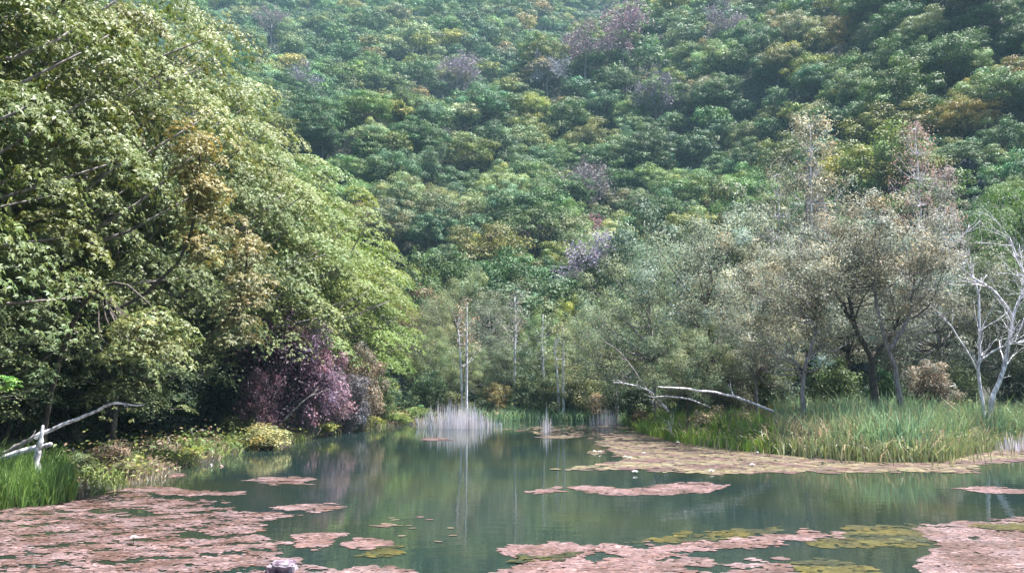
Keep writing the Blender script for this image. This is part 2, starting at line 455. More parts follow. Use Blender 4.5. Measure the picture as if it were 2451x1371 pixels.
keep = (px > -100) & (px < 2560) & (py > -75) & ~((px < 640) & (py > 260)) & ~((px < 960) & (py > 560)) & (np.hypot(px - 2330, (py - 470) * .6) > 36)
# approximate visibility by marching towards the camera over the canopy
for q in BARE:
    rad_ = 16 + 14 * q[2]
    keep &= ~((np.abs(px - q[0]) < rad_) & (py > q[1] - rad_ * .3) & (py < q[1] + rad_ * 1.1))
vis = np.ones(len(P3), bool)
for q in np.linspace(.55, .97, 22):
    sx, sy = P3[:, 0] * q, P3[:, 1] * q; sz = CAMZ + (P3[:, 2] + 4.5 - CAMZ) * q
    can = H(sx, sy) + np.where(sy > 92, 6.0, 0)
    vis &= ~((can > sz) & (P3[:, 1] * (1 - q) > 9))
keep &= vis
P3 = P3[keep]; px = px[keep]; py = py[keep]
N_H = len(P3)
sc = np.clip(np.exp(r.normal(-.2, .22, N_H)), .5, 1.35)
# patches of one kind: noise moves the mix along the slope
wv_ = wob(P3[:, 0], P3[:, 1], 60, 11)
kind = []
for i in range(N_H):
    pr = np.array(PROB); pr[3:6] *= np.exp(2.2 * wv_[i]); pr[0] *= np.exp(-1.8 * wv_[i]); pr /= pr.sum()
    kind.append(KEYS[r.choice(len(KEYS), p=pr)])
order = np.argsort(P3[:, 1] / sc + np.where(px < 450, 1000, 0))
near = order[:285]; far = order[285:]
print('HILL', N_H, 'near', len(near), 'far', len(far), 'ymax near', P3[near, 1].max())
ORD = ['first', 'second', 'third', 'fourth', 'fifth', 'sixth', 'seventh', 'eighth', 'ninth', 'tenth', 'eleventh', 'twelfth', 'thirteenth', 'fourteenth', 'fifteenth', 'sixteenth', 'seventeenth', 'eighteenth', 'nineteenth', 'twentieth']
def region(x, y):
    v = 'foot' if y > 520 else ('lower' if y > 380 else ('middle' if y > 220 else 'upper'))
    h = 'left' if x < 1050 else ('centre-left' if x < 1400 else ('centre' if x < 1700 else ('centre-right' if x < 2000 else 'right')))
    return ('bottom' if v == 'foot' else v) + ' ' + h
groups = {}
for i in near: groups.setdefault((kind[i], region(px[i], py[i])), []).append(i)
SHAPE = ['rounded', 'domed']
for (kd, rg), L in groups.items():
    L.sort(key=lambda i: px[i])
    for n_, i in enumerate(L):
        c = np.array(GREENS[kd]) * np.exp(r.normal(0, .14)) * (1 + r.normal(0, .07, 3))
        if len(L) == 1: lab = 'only %s crowned tree in the %s mountainside' % (kd, rg)
        else: lab = '%s %s crowned tree from the left, %s mountainside' % (ORD[min(n_, 19)], kd, rg)
        place('hillside_tree', HV[r.integers(len(HV))], (P3[i, 0], P3[i, 1], P3[i, 2] - 6.5), r.uniform(0, 6.28),
              (sc[i], sc[i], sc[i] * r.uniform(.85, 1.2)), c, lab, 'tree', 'forest trees covering the mountainside')
# the rest of the wood: one mesh
LOD = []
for s in range(5):
    rr_ = rng(400 + s)
    C, rd = dome_lobes(rr_, 26, 5.0, 3.8, 6.4, -.3, (.55, 1.0), (1.2, 2.1), .66)
    LOD.append(blob_leaves(rr_, C, rd, 74, .58, .6, nj=.26))
VV = []; TT = []
for i in far:
    V, tcc = LOD[r.integers(len(LOD))]; a = r.uniform(0, 6.28); c, s_ = math.cos(a), math.sin(a)
    Rm = np.array([[c, -s_, 0], [s_, c, 0], [0, 0, r.uniform(.85, 1.2)]]) * sc[i]
    VV.append(V @ Rm.T + (P3[i] - (0, 0, 6.5)))
    col = np.array(GREENS[kind[i]]) * np.exp(r.normal(0, .14)) * (1 + r.normal(0, .07, 3))
    TT.append(tcc * col)
VV = np.concatenate(VV)
o = ob('far_forest', mk_mesh('far_forest', VV, quadF(len(VV) // 4), M_FAR, np.concatenate(TT)), color=(1, 1, 1))
tag(o, 'hazy green forest high on the distant mountainside', 'forest', kind='stuff')
del VV, TT

def ground_hit(px_, py_, lift=5.0):
    a, b = ray(px_, py_)
    yy = np.arange(60, 560, .5); z = CAMZ + b * yy; gnd = H(a * yy, yy) + lift
    i = np.argmax((gnd > z) & (yy > 75))
    return a * yy[i], yy[i], gnd[i] - lift
for (x_, y_, s_, kd, c, lab) in BARE:
    gx, gy, gz = ground_hit(x_, y_)
    place('bare_tree', HS[kd], (gx, gy, gz - .5), x_, s_ * 1.45, tuple(1.1 * (.75 * q + .25 * sum(c) / 3) for q in c), lab, 'tree', 'bare grey and mauve trees on the mountainside')

# ------------------------------------------------------------------ big left-bank trees
LV = []
for s in range(3):
    LV.append(tree_meshes(500 + s, 'bank_tree', 'whorl', 17, 6.6, 7.6, 8.8, 150, (1.05, 1.95), .45, 200, .13, M_LEAF, M_GREY, tr=.32, lo=-.84, rin=(.66, 1.04), low=.05, rl=.04))
left = [  # x, y, scale, height factor, variant, colour, label
    (-17.2, 19.5, 1.02, 1.10, 0, (0.133, 0.170, 0.055), 'nearest big leafy tree on the left bank, its crown filling the left edge'),  # leaf tint lowered to bring shade into the lower left
    (-18.0, 27.0, 1.05, 1.12, 1, (0.170, 0.206, 0.078), 'second big tree from the left edge, pale leaves leaning over the dead branch'),
    (-17.2, 34.0, 1.00, 1.12, 2, (0.181, 0.220, 0.091), 'big bright-topped tree behind the purple bush'),
    (-15.9, 40.5, 1.00, 1.05, 0, (0.192, 0.243, 0.096), 'pale leafy tree whose crown rises above the purple bush'),
    (-14.6, 46.5, .95, 1.05, 1, (0.197, 0.250, 0.082), 'mid-height leafy tree right of the purple bush on the left bank'),
    (-13.2, 52.5, .86, 1.05, 2, (0.197, 0.260, 0.066), 'yellow-green layered tree hanging over the far left bank'),
    (-11.6, 58.5, .74, 1.05, 0, (0.166, 0.231, 0.057), 'lowest and rightmost leafy tree of the left bank row'),
]
for i, (x, y, s, hf, v, c, lab) in enumerate(left):
    e = place('bank_tree', LV[v], (x - 1.1, y, h1(x, y)), 1.1 * i + .4, (s, s, s * hf), c, lab, 'tree', 'big leafy trees along the left bank')
    e.rotation_euler = (Matrix.Rotation(R(7), 3, 'Y') @ Matrix.Rotation(1.1 * i + .4, 3, 'Z')).to_euler()
back = [(-26, 24, 1.15, 1, (.13, .18, .09)), (-25, 36, 1.2, 0, (.14, .19, .10)), (-23.5, 48, 1.05, 2, (.16, .21, .10)), (-20.5, 60, .95, 0, (.15, .2, .09))]
bl = ['darker leafy tree behind the nearest left bank tree', 'tall tree whose crown shows above the second left bank tree', 'tree peeking over the canopy behind the purple bush', 'rear tree at the far end of the left bank canopy']
for i, (x, y, s, v, c) in enumerate(back):
    place('bank_tree', LV[v], (x, y, h1(x, y)), 2.3 * i, s, c, bl[i], 'tree', 'big leafy trees along the left bank')


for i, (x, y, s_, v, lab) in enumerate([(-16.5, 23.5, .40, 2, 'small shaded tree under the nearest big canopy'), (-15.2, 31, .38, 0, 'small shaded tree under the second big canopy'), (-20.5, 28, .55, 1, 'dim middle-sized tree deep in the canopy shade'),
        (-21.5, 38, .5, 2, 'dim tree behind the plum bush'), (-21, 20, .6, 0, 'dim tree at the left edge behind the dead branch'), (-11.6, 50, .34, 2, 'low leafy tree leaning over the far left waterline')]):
    place('small_tree', LV[v], (x, y, h1(x, y)), i * 1.9, s_, (.12, .17, .07), lab, 'tree', 'small shaded trees under the left canopy')  # leaf tint darker than the big trees, standing for canopy shade

# ------------------------------------------------------------------ fine-leaved trees
RV = []
for s in range(4):
    RV.append(tree_meshes(600 + s, 'willow', 'blob', 10, 4.2, 4.3, 5.9, 90, (.6, 1.25), .75, 290, .125, M_FINE, M_BARK if s % 2 else M_GREY, tr=.16, lo=-.85, rin=(.35, 1.15), asp=.5, low=-.8, rl=.035, nj=.22))
PV = []          # narrow upright tree
for s in range(2):
    r = rng(640 + s)
    wd = Wood(); tp = curve([(0, 0, -.4), (.1, 0, 5), (-.1, .1, 12), (.1, 0, 20)], 14); tr_ = np.linspace(.17, .03, 14)
    wd.tube(tp, tr_, 6)
    n = 130; z = r.uniform(6.5, 20.5, n); a = r.uniform(0, 6.28, n); q = r.uniform(.2, 1, n) * np.interp(z, [6, 9, 14, 18, 21], [3.6, 4.4, 3.8, 2.6, .8])
    C = np.stack([np.cos(a) * q, np.sin(a) * q, z], -1); rd = r.uniform(.6, 1.1, n)[:, None] * np.array((.9, .9, 1.0))
    limbs(wd, r, tp, tr_, C, rl=(.035, .075)[s], lowfrac=.25)
    V, tcc = blob_leaves(r, C, rd, (60, 26)[s], (.22, .19)[s], .5, low=-.9, shell=.3)
    PV.append((wd.mesh('upright_wood', M_WHITE), mk_mesh('upright_leaves', V, quadF(len(V) // 4), M_FINE, tcc)))
# understorey bush, about 2 m across and 1.8 m tall
BV = []
for s in range(5):
    r = rng(660 + s); wd = Wood()
    C, rd = dome_lobes(r, 34, .95, .95, .85, -.95, (.35, .95), (.25, .45), .75)
    for c in C:
        a = r.uniform(0, 6.28); b = np.array((math.cos(a) * .12, math.sin(a) * .12, -.15))
        wd.tube(curve([b, (b + c) / 2 + r.normal(0, .07, 3) + (0, 0, .1), c], 5), np.linspace(.022, .006, 5), 4)
    V, tcc = blob_leaves(r, C, rd, 120, .105, .5, low=-.8)
    BV.append((wd.mesh('bush_wood', M_BARK), mk_mesh('bush_leaves', V, quadF(len(V) // 4), M_FINE, tcc)))
GV = []
for s in range(3):
    r = rng(680 + s); wd = Wood()
    C, rd = dome_lobes(r, 84, 1.9, 2.1, 2.0, -.95, (.3, 1.0), (.38, .7), .8)
    for c in C:
        a = r.uniform(0, 6.28); b = np.array((math.cos(a) * .25, math.sin(a) * .25, -.25))
        wd.tube(curve([b, (b + c) / 2 + r.normal(0, .15, 3) + (0, 0, .2), c], 6), np.linspace(.035, .008, 6), 4)
    V, tcc = blob_leaves(r, C, rd, 150, .15, .5, low=-.8)
    GV.append((wd.mesh('shrub_wood', M_GREY), mk_mesh('shrub_leaves', V, quadF(len(V) // 4), M_FINE, tcc)))
def bush(px_, ytop, Y_, wpx, c, lab, grp, v=0, cat='bush', name='bush', z0=None):
    """bush whose top shows at (px, ytop) standing at depth Y"""
    a, b = ray(px_, ytop); x_ = a * Y_; zt = CAMZ + b * Y_
    zb = max(h1(x_, Y_), -.05) if z0 is None else z0
    hh = max(zt - zb, .35); wm = wpx * Y_ / FPX
    big = hh > 2.6
    e = empty(name, (x_, Y_, zb), (px_ * 1.7) % 6.28, (wm / 4.9, wm / 4.9, hh / 4.3) if big else (wm / 2.4, wm / 2.4, hh / 1.95))
    ms_ = GV[v % 3] if big else BV[v % 5]
    ob('stem', ms_[0], e); ob('foliage', ms_[1], e, color=c)
    return tag(e, lab, cat, grp)
def tree_at(kind_, mesh, px_, ytop, Y_, wpx, c, lab, grp, mh, mw, rz=0):
    a, b = ray(px_, ytop); x_ = a * Y_; zt = CAMZ + b * Y_; zb = h1(x_, Y_)
    wm = wpx * Y_ / FPX
    return place(kind_, mesh, (x_, Y_, zb), rz, (wm / mw, wm / mw, (zt - zb) / mh), c, lab, 'tree', grp)
G_R = 'grey-green waterside trees behind the reeds'; G_F = 'small trees beyond the far shore'
RW, RH_ = 9.4, 10.6
for k, (x_, yt, Y_, wp, v, c, lab) in enumerate([
    (1560, 560, 50, 300, 0, (.21, .26, .16), 'grey-green willow above the two slender fallen branches'),
    (1690, 500, 46, 380, 1, (.27, .30, .22), 'broad pale sage willow left of the tan leaning tree'),
    (1800, 640, 42, 300, 2, (.26, .28, .21), 'tan-tinged fine-leaved tree behind the end of the fallen log'),
    (2010, 545, 48, 330, 3, (.25, .26, .20), 'tan crown rising behind the gap between the dark trunks'),
    (2230, 520, 47, 340, 0, (.24, .25, .19), 'brown-green crown behind the left dead tree branches'),
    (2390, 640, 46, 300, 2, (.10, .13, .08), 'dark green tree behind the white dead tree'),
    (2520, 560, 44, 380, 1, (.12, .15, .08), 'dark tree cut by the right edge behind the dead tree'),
    (1470, 690, 56, 260, 2, (.19, .23, .13), 'light willow at the left end of the right bank trees'),
    (1640, 760, 41, 230, 3, (.20, .24, .13), 'low willow crown directly above the long fallen log'),
    (2330, 740, 52, 260, 3, (.07, .10, .06), 'shaded tree deep between the dead tree and the tan crown')]):  # leaf tint darkened for the shade of the hollow
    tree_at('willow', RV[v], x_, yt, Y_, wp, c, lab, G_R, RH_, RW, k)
# far shore trees
for k, (x_, yt, Y_, wp, v, c, lab) in enumerate([
    (1050, 700, 68, 190, 0, (.19, .21, .11), 'olive small tree just right of the left bank canopy'),
    (1095, 640, 80, 200, 1, (.21, .24, .12), 'pale yellow-green tree behind the white birch trunks'),
    (1170, 700, 74, 190, 2, (.17, .19, .13), 'greyish tree between the tallest birch and the second birch'),
    (1235, 690, 84, 210, 3, (.16, .19, .13), 'grey tree behind the second birch'),
    (1295, 740, 66, 170, 0, (.15, .21, .09), 'green small tree in the middle of the far shore'),
    (1350, 715, 78, 150, 1, (.26, .28, .07), 'bright yellow-topped tree above the far reeds'),
    (1420, 740, 70, 200, 2, (.20, .22, .13), 'sage tree right of the yellow-topped one'),
    (1210, 800, 64, 170, 3, (.15, .19, .11), 'low grey-green tree behind the pale reed clump'),
    (1400, 830, 63, 180, 1, (.20, .22, .10), 'rounded low tree at the right end of the far shore'),
    (1030, 780, 63, 150, 2, (.15, .20, .09), 'dark-footed tree where the left canopy meets the far shore'),
    (1120, 820, 63, 150, 0, (.17, .21, .10), 'bushy low tree at the foot of the tallest birch')]):
    tree_at('willow', RV[v], x_, yt, Y_, wp, c, lab, G_F, RH_, RW, k * 1.3)
for k, (x_, yt, Y_, wp, c, lab) in enumerate([
    (1118, 715, 60.0, 90, (.32, .24, .17), 'tallest white-trunked birch on the far shore with a pinkish crown'),
    (1232, 700, 62.5, 90, (.22, .20, .18), 'slim grey-crowned birch right of the tallest birch'),
    (1300, 745, 62.5, 70, (.20, .24, .14), 'short birch with a thin green crown above the far grass'),
    (1347, 770, 60.8, 60, (.26, .27, .14), 'birch nearest the thin dead reed stalks')]):
    a, b = ray(x_, yt); zt = CAMZ + b * Y_; zb = h1(a * Y_, Y_); wm = wp * Y_ / FPX
    r = rng(700 + k); wd = Wood(); Hh = zt - zb
    for q in range(2 if k in (0, 3) else 1):
        ox = -.28 * q
        tp = curve([(ox, 0, -.3), (ox * 1.5, 0, Hh * .4), (ox * 2.2 + r.normal(0, .1), 0, Hh * .7), (ox * 2.6, 0, Hh * (.97 - .2 * q))], 12)
        wd.tube(tp, np.linspace(.13 - .03 * q, .03, 12), 6)
    n = 34; z = r.uniform(.55, 1, n) * Hh; an = r.uniform(0, 6.28, n); q = r.uniform(.2, 1, n) * wm * .45
    C = np.stack([np.cos(an) * q, np.sin(an) * q, z], -1)
    limbs(wd, r, tp, np.linspace(.08, .02, 12), C, k=4, rl=.02, lowfrac=.3)
    V, tcc = blob_leaves(r, C, np.full((n, 3), .42), 20, .15, .5, low=-.9)
    place('birch', (wd.mesh('birch_wood', M_WHITE), mk_mesh('birch_leaves', V, quadF(len(V) // 4), M_FINE, tcc)), (a * Y_, Y_, zb), 0, 1, c, lab, 'tree', 'white-trunked birches on the far shore')
# dense green trees at the foot of the mountain, behind
for k, (x_, yt, Y_, wp, v, c, lab) in enumerate([
    (1060, 585, 92, 230, 0, (.075, .125, .045), 'green rounded tree at the slope foot beside the dark gap'),
    (1190, 600, 96, 230, 1, (.055, .11, .04), 'fresh green tree at the slope foot above the second birch'),
    (1450, 600, 90, 230, 3, (.07, .11, .04), 'dark olive tree at the slope foot right of the lilac tree'),
    (1590, 480, 80, 260, 4, (.12, .16, .10), 'silvery green tree above the broad pale willow'),
    (1740, 470, 72, 260, 5, (.13, .165, .10), 'silvery green tree left of the tall tan tree'),
    (1130, 670, 86, 200, 6, (.10, .15, .07), 'soft green tree above the tallest birch'),
    (1240, 665, 90, 180, 2, (.11, .12, .05), 'olive-brown crown left of the pinkish rocks')]):
    tree_at('leafy_tree', HV[v], x_, yt, Y_, wp, c, lab, 'leafy trees at the foot of the mountain', 10.8, 10.8, k)
a_ = WG(0, 0)
tree_at('tall_tree', PV[0], 1935, 268, 60, 185, (.30, .29, .21), 'tall tan spire-shaped tree standing above the right bank crowns', 'tall sparse trees on the right', 21, 6.0)
tree_at('tall_tree', PV[1], 2190, 275, 60, 140, (.34, .24, .22), 'tall thin reddish tree with white limbs near the dark cliff', 'tall sparse trees on the right', 21, 6.0, 2)
tree_at('tall_tree', PV[0], 2255, 395, 58, 110, (.30, .245, .22), 'shorter reddish sapling beside the tall thin reddish tree', 'tall sparse trees on the right', 21, 6.0, 4)
tree_at('tall_tree', PV[1], 1860, 390, 62, 130, (.28, .27, .19), 'lower tan tree touching the left side of the spire-shaped tree', 'tall sparse trees on the right', 21, 6.0, 1)
e = tree_at('broadleaf_tree', LV[1], 2440, 405, 56, 320, (.13, .22, .06), 'bright green broadleaf tree at the right edge below the dark cliff', None, 17, 13.4, 1)
# hero right-bank trees with explicit trunks
def hero(name, stems, rad, Y_, crown, c, lab, bark, seed, nl=80, per=200):
    r = rng(seed); wd = Wood(); S = []
    for st in stems:
        P_ = np.array([W(x_, y_, Y_ + (q[0] if (q := rest) else 0)) for (x_, y_, *rest) in st]); S.append(P_)
    base = S[0][0].copy(); gz = h1(base[0], base[1]); off = np.array((base[0], base[1], gz))
    all_ = []
    for j, P_ in enumerate(S):
        P_ = P_ - off
        if j == 0: P_ = np.vstack([[P_[0][0], P_[0][1], -.3], P_])
        tp = curve(P_, 14, .03, r); rr = np.linspace(rad[j], rad[j] * .35, 14)
        wd.tube(tp, rr, 7); all_.append((tp, rr))
    tp = np.concatenate([t_[0][3:] for t_ in all_]); rr = np.concatenate([t_[1][3:] for t_ in all_])
    cx, cy, wx, hy = crown
    cc = W(cx, cy, Y_) - off; Rx = wx * Y_ / FPX / 2; Rz = hy * Y_ / FPX / 2
    C, rd = dome_lobes(r, nl, Rx, Rz, 0, -.9, (.3, 1.18), (.45, .95), .8); C = C + cc + r.normal(0, .3, C.shape)
    limbs(wd, r, tp, rr, C, rl=.03, lowfrac=.2)
    V, tcc = blob_leaves(r, C, rd, int(per * 1.2), .115, .5, low=-.85, shell=.5, nj=.22)
    place(name, (wd.mesh(name + '_wood', bark), mk_mesh(name + '_leaves', V, quadF(len(V) // 4), M_FINE, tcc)), off, 0, 1, c, lab, 'tree', G_R)
hero('waterside_tree', [[(1920, 990), (1924, 900), (1945, 820), (1965, 740)], [(1922, 915), (1905, 870), (1885, 800)]], [.15, .06], 37, (1900, 700, 330, 330), (.27, .28, .21), 'leaning tan tree with a pale trunk, leftmost of the three reed-side trunks', M_GREY, 801)
hero('waterside_tree', [[(2095, 990), (2088, 900), (2083, 855), (2050, 790), (2030, 700)], [(2083, 860), (2120, 820), (2165, 740)], [(2040, 770), (2000, 700), (1960, 650)]], [.24, .15, .10], 39, (2080, 610, 380, 320), (.25, .245, .19), 'brownish tree on a thick dark forked trunk among the reeds', M_BARK, 802, 95)
hero('waterside_tree', [[(2158, 990), (2146, 900), (2128, 840), (2105, 760), (2085, 640)], [(2128, 840), (2175, 760), (2190, 640)]], [.16, .11], 37, (2150, 640, 260, 280), (.26, .26, .20), 'tree on a knobbly pale grey trunk right of the dark forked trunk', M_GREY, 803, 60, 150)

# white dead tree at the right edge
def dead_tree(name, stems, rads, Y_, lab, mat, seed, twl=1.0, tw=3, grp=None, cat='dead tree', ng=2):
    r = rng(seed); base = W(*stems[0][0], Y_); gz = min(h1(base[0], base[1]), base[2]); off = np.array((base[0], base[1], gz))
    e = empty(name, off); 
    for j, st in enumerate(stems):
        wd = Wood()
        P_ = np.array([W(x_, y_, Y_ + (.35 * j * (i_ / len(st)) * (1 if j % 2 else -1))) for i_, (x_, y_) in enumerate(st)]) - off
        if j < ng: P_ = np.vstack([(P_[0][0], P_[0][1], -.3), P_])
        tp = curve(P_, 12, .02, r); rr = np.linspace(rads[j], rads[j] * .3, 12)
        wd.tube(tp, rr, 7)
        for q in range(tw * 3):
            i_ = r.integers(4, 12); d = tp[min(i_, 11)] - tp[min(i_, 11) - 1]
            bare(wd, r, tp[i_], nrm(nrm(d) + r.normal(0, .55, 3) + (0, 0, .2)), r.uniform(.5, 1.4) * twl, max(rr[i_] * .4, .018), 1, 3, k=4, spread=.6, up=.12, nb=(2, 4))
        ob('stem' if j < 2 else 'limb', wd.mesh('dead_stem', mat), e)
    return tag(e, lab, cat, grp)
dead_tree('dead_tree', [
    [(2353, 975), (2341, 888), (2344, 836), (2341, 684), (2306, 646), (2301, 566)],
    [(2372, 972), (2384, 930), (2410, 855), (2424, 760), (2440, 720), (2475, 640)],
    [(2424, 760), (2377, 694), (2306, 646), (2263, 566)],
    [(2341, 888), (2282, 789), (2216, 722), (2150, 694)],
    [(2344, 865), (2396, 831), (2451, 817), (2500, 800)],
    [(2440, 790), (2475, 700), (2445, 640), (2418, 570)]], [.10, .14, .065, .05, .05, .045], 38.0, 'white dead tree with bare forked stems at the right edge', M_WHITE, 900, 1.4, 8)
gx, gy, gz = ground_hit(1410, 700, 0)
for (x_, yt, Y_, sc_, lab) in [(1410, 620, 88, .75, 'small lilac bare tree at the foot of the mountain, pale twigs spreading')]:
    a, b = ray(x_, yt)
    place('bare_tree', HS[0], (a * Y_, Y_, CAMZ + b * Y_ - 8 * sc_), 1, sc_, (.28, .25, .33), lab, 'tree', 'bare grey and mauve trees on the mountainside')

# ------------------------------------------------------------------ fallen wood
def log(name, pts, rads, lab, mat, seed, twigs=0, cat='branch', grp=None, twl=.6):
    """pts: (px, py, Y)"""
    r = rng(seed); P_ = np.array([W(*q) for q in pts]); o_ = P_[0].copy(); wd = Wood()
    tp = curve(P_ - o_, 16, .012, r); rr = np.interp(np.linspace(0, 1, 16), np.linspace(0, 1, len(rads)), rads) * (1 + .045 * r.normal(size=16))
    wd.tube(tp, rr, 7)
    for q in range(twigs):
        i_ = r.integers(3, 15); d = nrm(tp[i_] - tp[i_ - 1])
        bare(wd, r, tp[i_], nrm(d + r.normal(0, .5, 3)), r.uniform(.3, 1) * twl, rr[i_] * .5, 1, 2, k=4, nb=(1, 3))
    return tag(ob(name, wd.mesh(name, mat), loc=o_), lab, cat, grp)
log('fallen_log', [(1850, 985, 37.5), (1800, 965, 37), (1735, 943, 36.3), (1670, 934, 35.6), (1620, 927, 35), (1575, 925, 34.6)], [.07, .062, .05, .042, .022], 'long bleached log leaning out over the lily pads', M_WHITE, 910, 2)
log('fallen_branch', [(1600, 985, 41), (1570, 950, 41), (1545, 930, 41), (1500, 918, 41), (1468, 915, 41)], [.06, .05, .04, .03, .015], 'thin curved grey branch left of the bleached log', M_WHITE, 911, 4)
log('fallen_branch', [(1700, 975, 40), (1650, 955, 40), (1600, 948, 40), (1560, 950, 40)], [.045, .04, .03, .02], 'short grey branch under the bleached log', M_WHITE, 912, 4)
log('fallen_branch', [(1580, 975, 42), (1540, 920, 42), (1490, 850, 42), (1440, 810, 42)], [.05, .04, .03, .015], 'slanting thin branch rising left into the willows', M_GREY, 913, 4)
YB = 21.5
log('dead_branch', [(85, 1048, YB), (110, 1032, YB), (185, 1003, YB), (225, 985, YB), (266, 966, YB), (300, 967, YB), (345, 969, YB)], [.065, .055, .045, .04, .035, .025, .012], 'long bleached branch pointing out over the left bank', M_WHITE, 914, 3, twl=.25)
log('fallen_log', [(-60, 1130, YB - .3), (0, 1101, YB - .3), (60, 1078, YB - .3), (122, 1062, YB - .3)], [.10, .095, .08, .06], 'lower bleached log propped against the stump on the left bank', M_WHITE, 915)
log('fallen_log', [(-60, 1112, YB + .3), (0, 1090, YB + .3), (60, 1058, YB + .3), (108, 1026, YB + .3)], [.085, .08, .07, .04], 'darker upper log leaning on the left bank stump', M_GREY, 916, 2, twl=.3)
log('tree_stump', [(86, 1140, 20.9), (90, 1085, 20.9), (96, 1060, 20.9), (103, 1018, 20.9)], [.11, .085, .07, .03], 'broken white stump standing in the left bank grass', M_WHITE, 917, cat='stump')
log('stake', [(506, 1150, 29.0), (506, 1128, 29.0), (505, 1110, 29.0)], [.035, .035, .03], 'thin white stake standing in the water', M_WHITE, 918, cat='stake')
log('tree_stump', [(531, 1150, 28.6), (532, 1126, 28.6), (530, 1114, 28.6)], [.09, .075, .04], 'small reddish stub in the water beside the white stake', noise_mat('reddish_wood', (.12, .04, .05), (.5, .32, .32), 9), 919, cat='stump')
log('fallen_branch', [(215, 1158, 24), (235, 1143, 24), (256, 1128, 24)], [.03, .025, .012], 'short white stick slanting at the left waterline', M_WHITE, 920, 1, twl=.3)
log('fallen_branch', [(680, 1005, 39), (710, 975, 39), (740, 950, 39), (790, 930, 39)], [.05, .04, .03, .012], 'grey forked branch leaning beneath the purple bush', M_GREY, 921, 5)
log('dead_sapling', [(1612, 1052, 40), (1606, 1030, 40), (1600, 1005, 40)], [.02, .015, .008], 'tiny bare bleached sapling in the lily pads at the reed corner', M_WHITE, 922, 9, cat='dead sapling', twl=1.0)
for k, (x_, y_, Y_, lab) in enumerate([(178, 1090, 25, 'short pale stake in the weeds right of the stump'), (406, 1065, 31, 'pale stake at the edge of the dark canopy shade'), (462, 1048, 34, 'rear stake under the canopy, farthest right')]):
    log('stake', [(x_, y_ + 25, Y_), (x_ + 1, y_, Y_), (x_ - 4, y_ - 18, Y_)], [.035, .035, .03], lab, M_GREY, 925 + k, cat='stake')

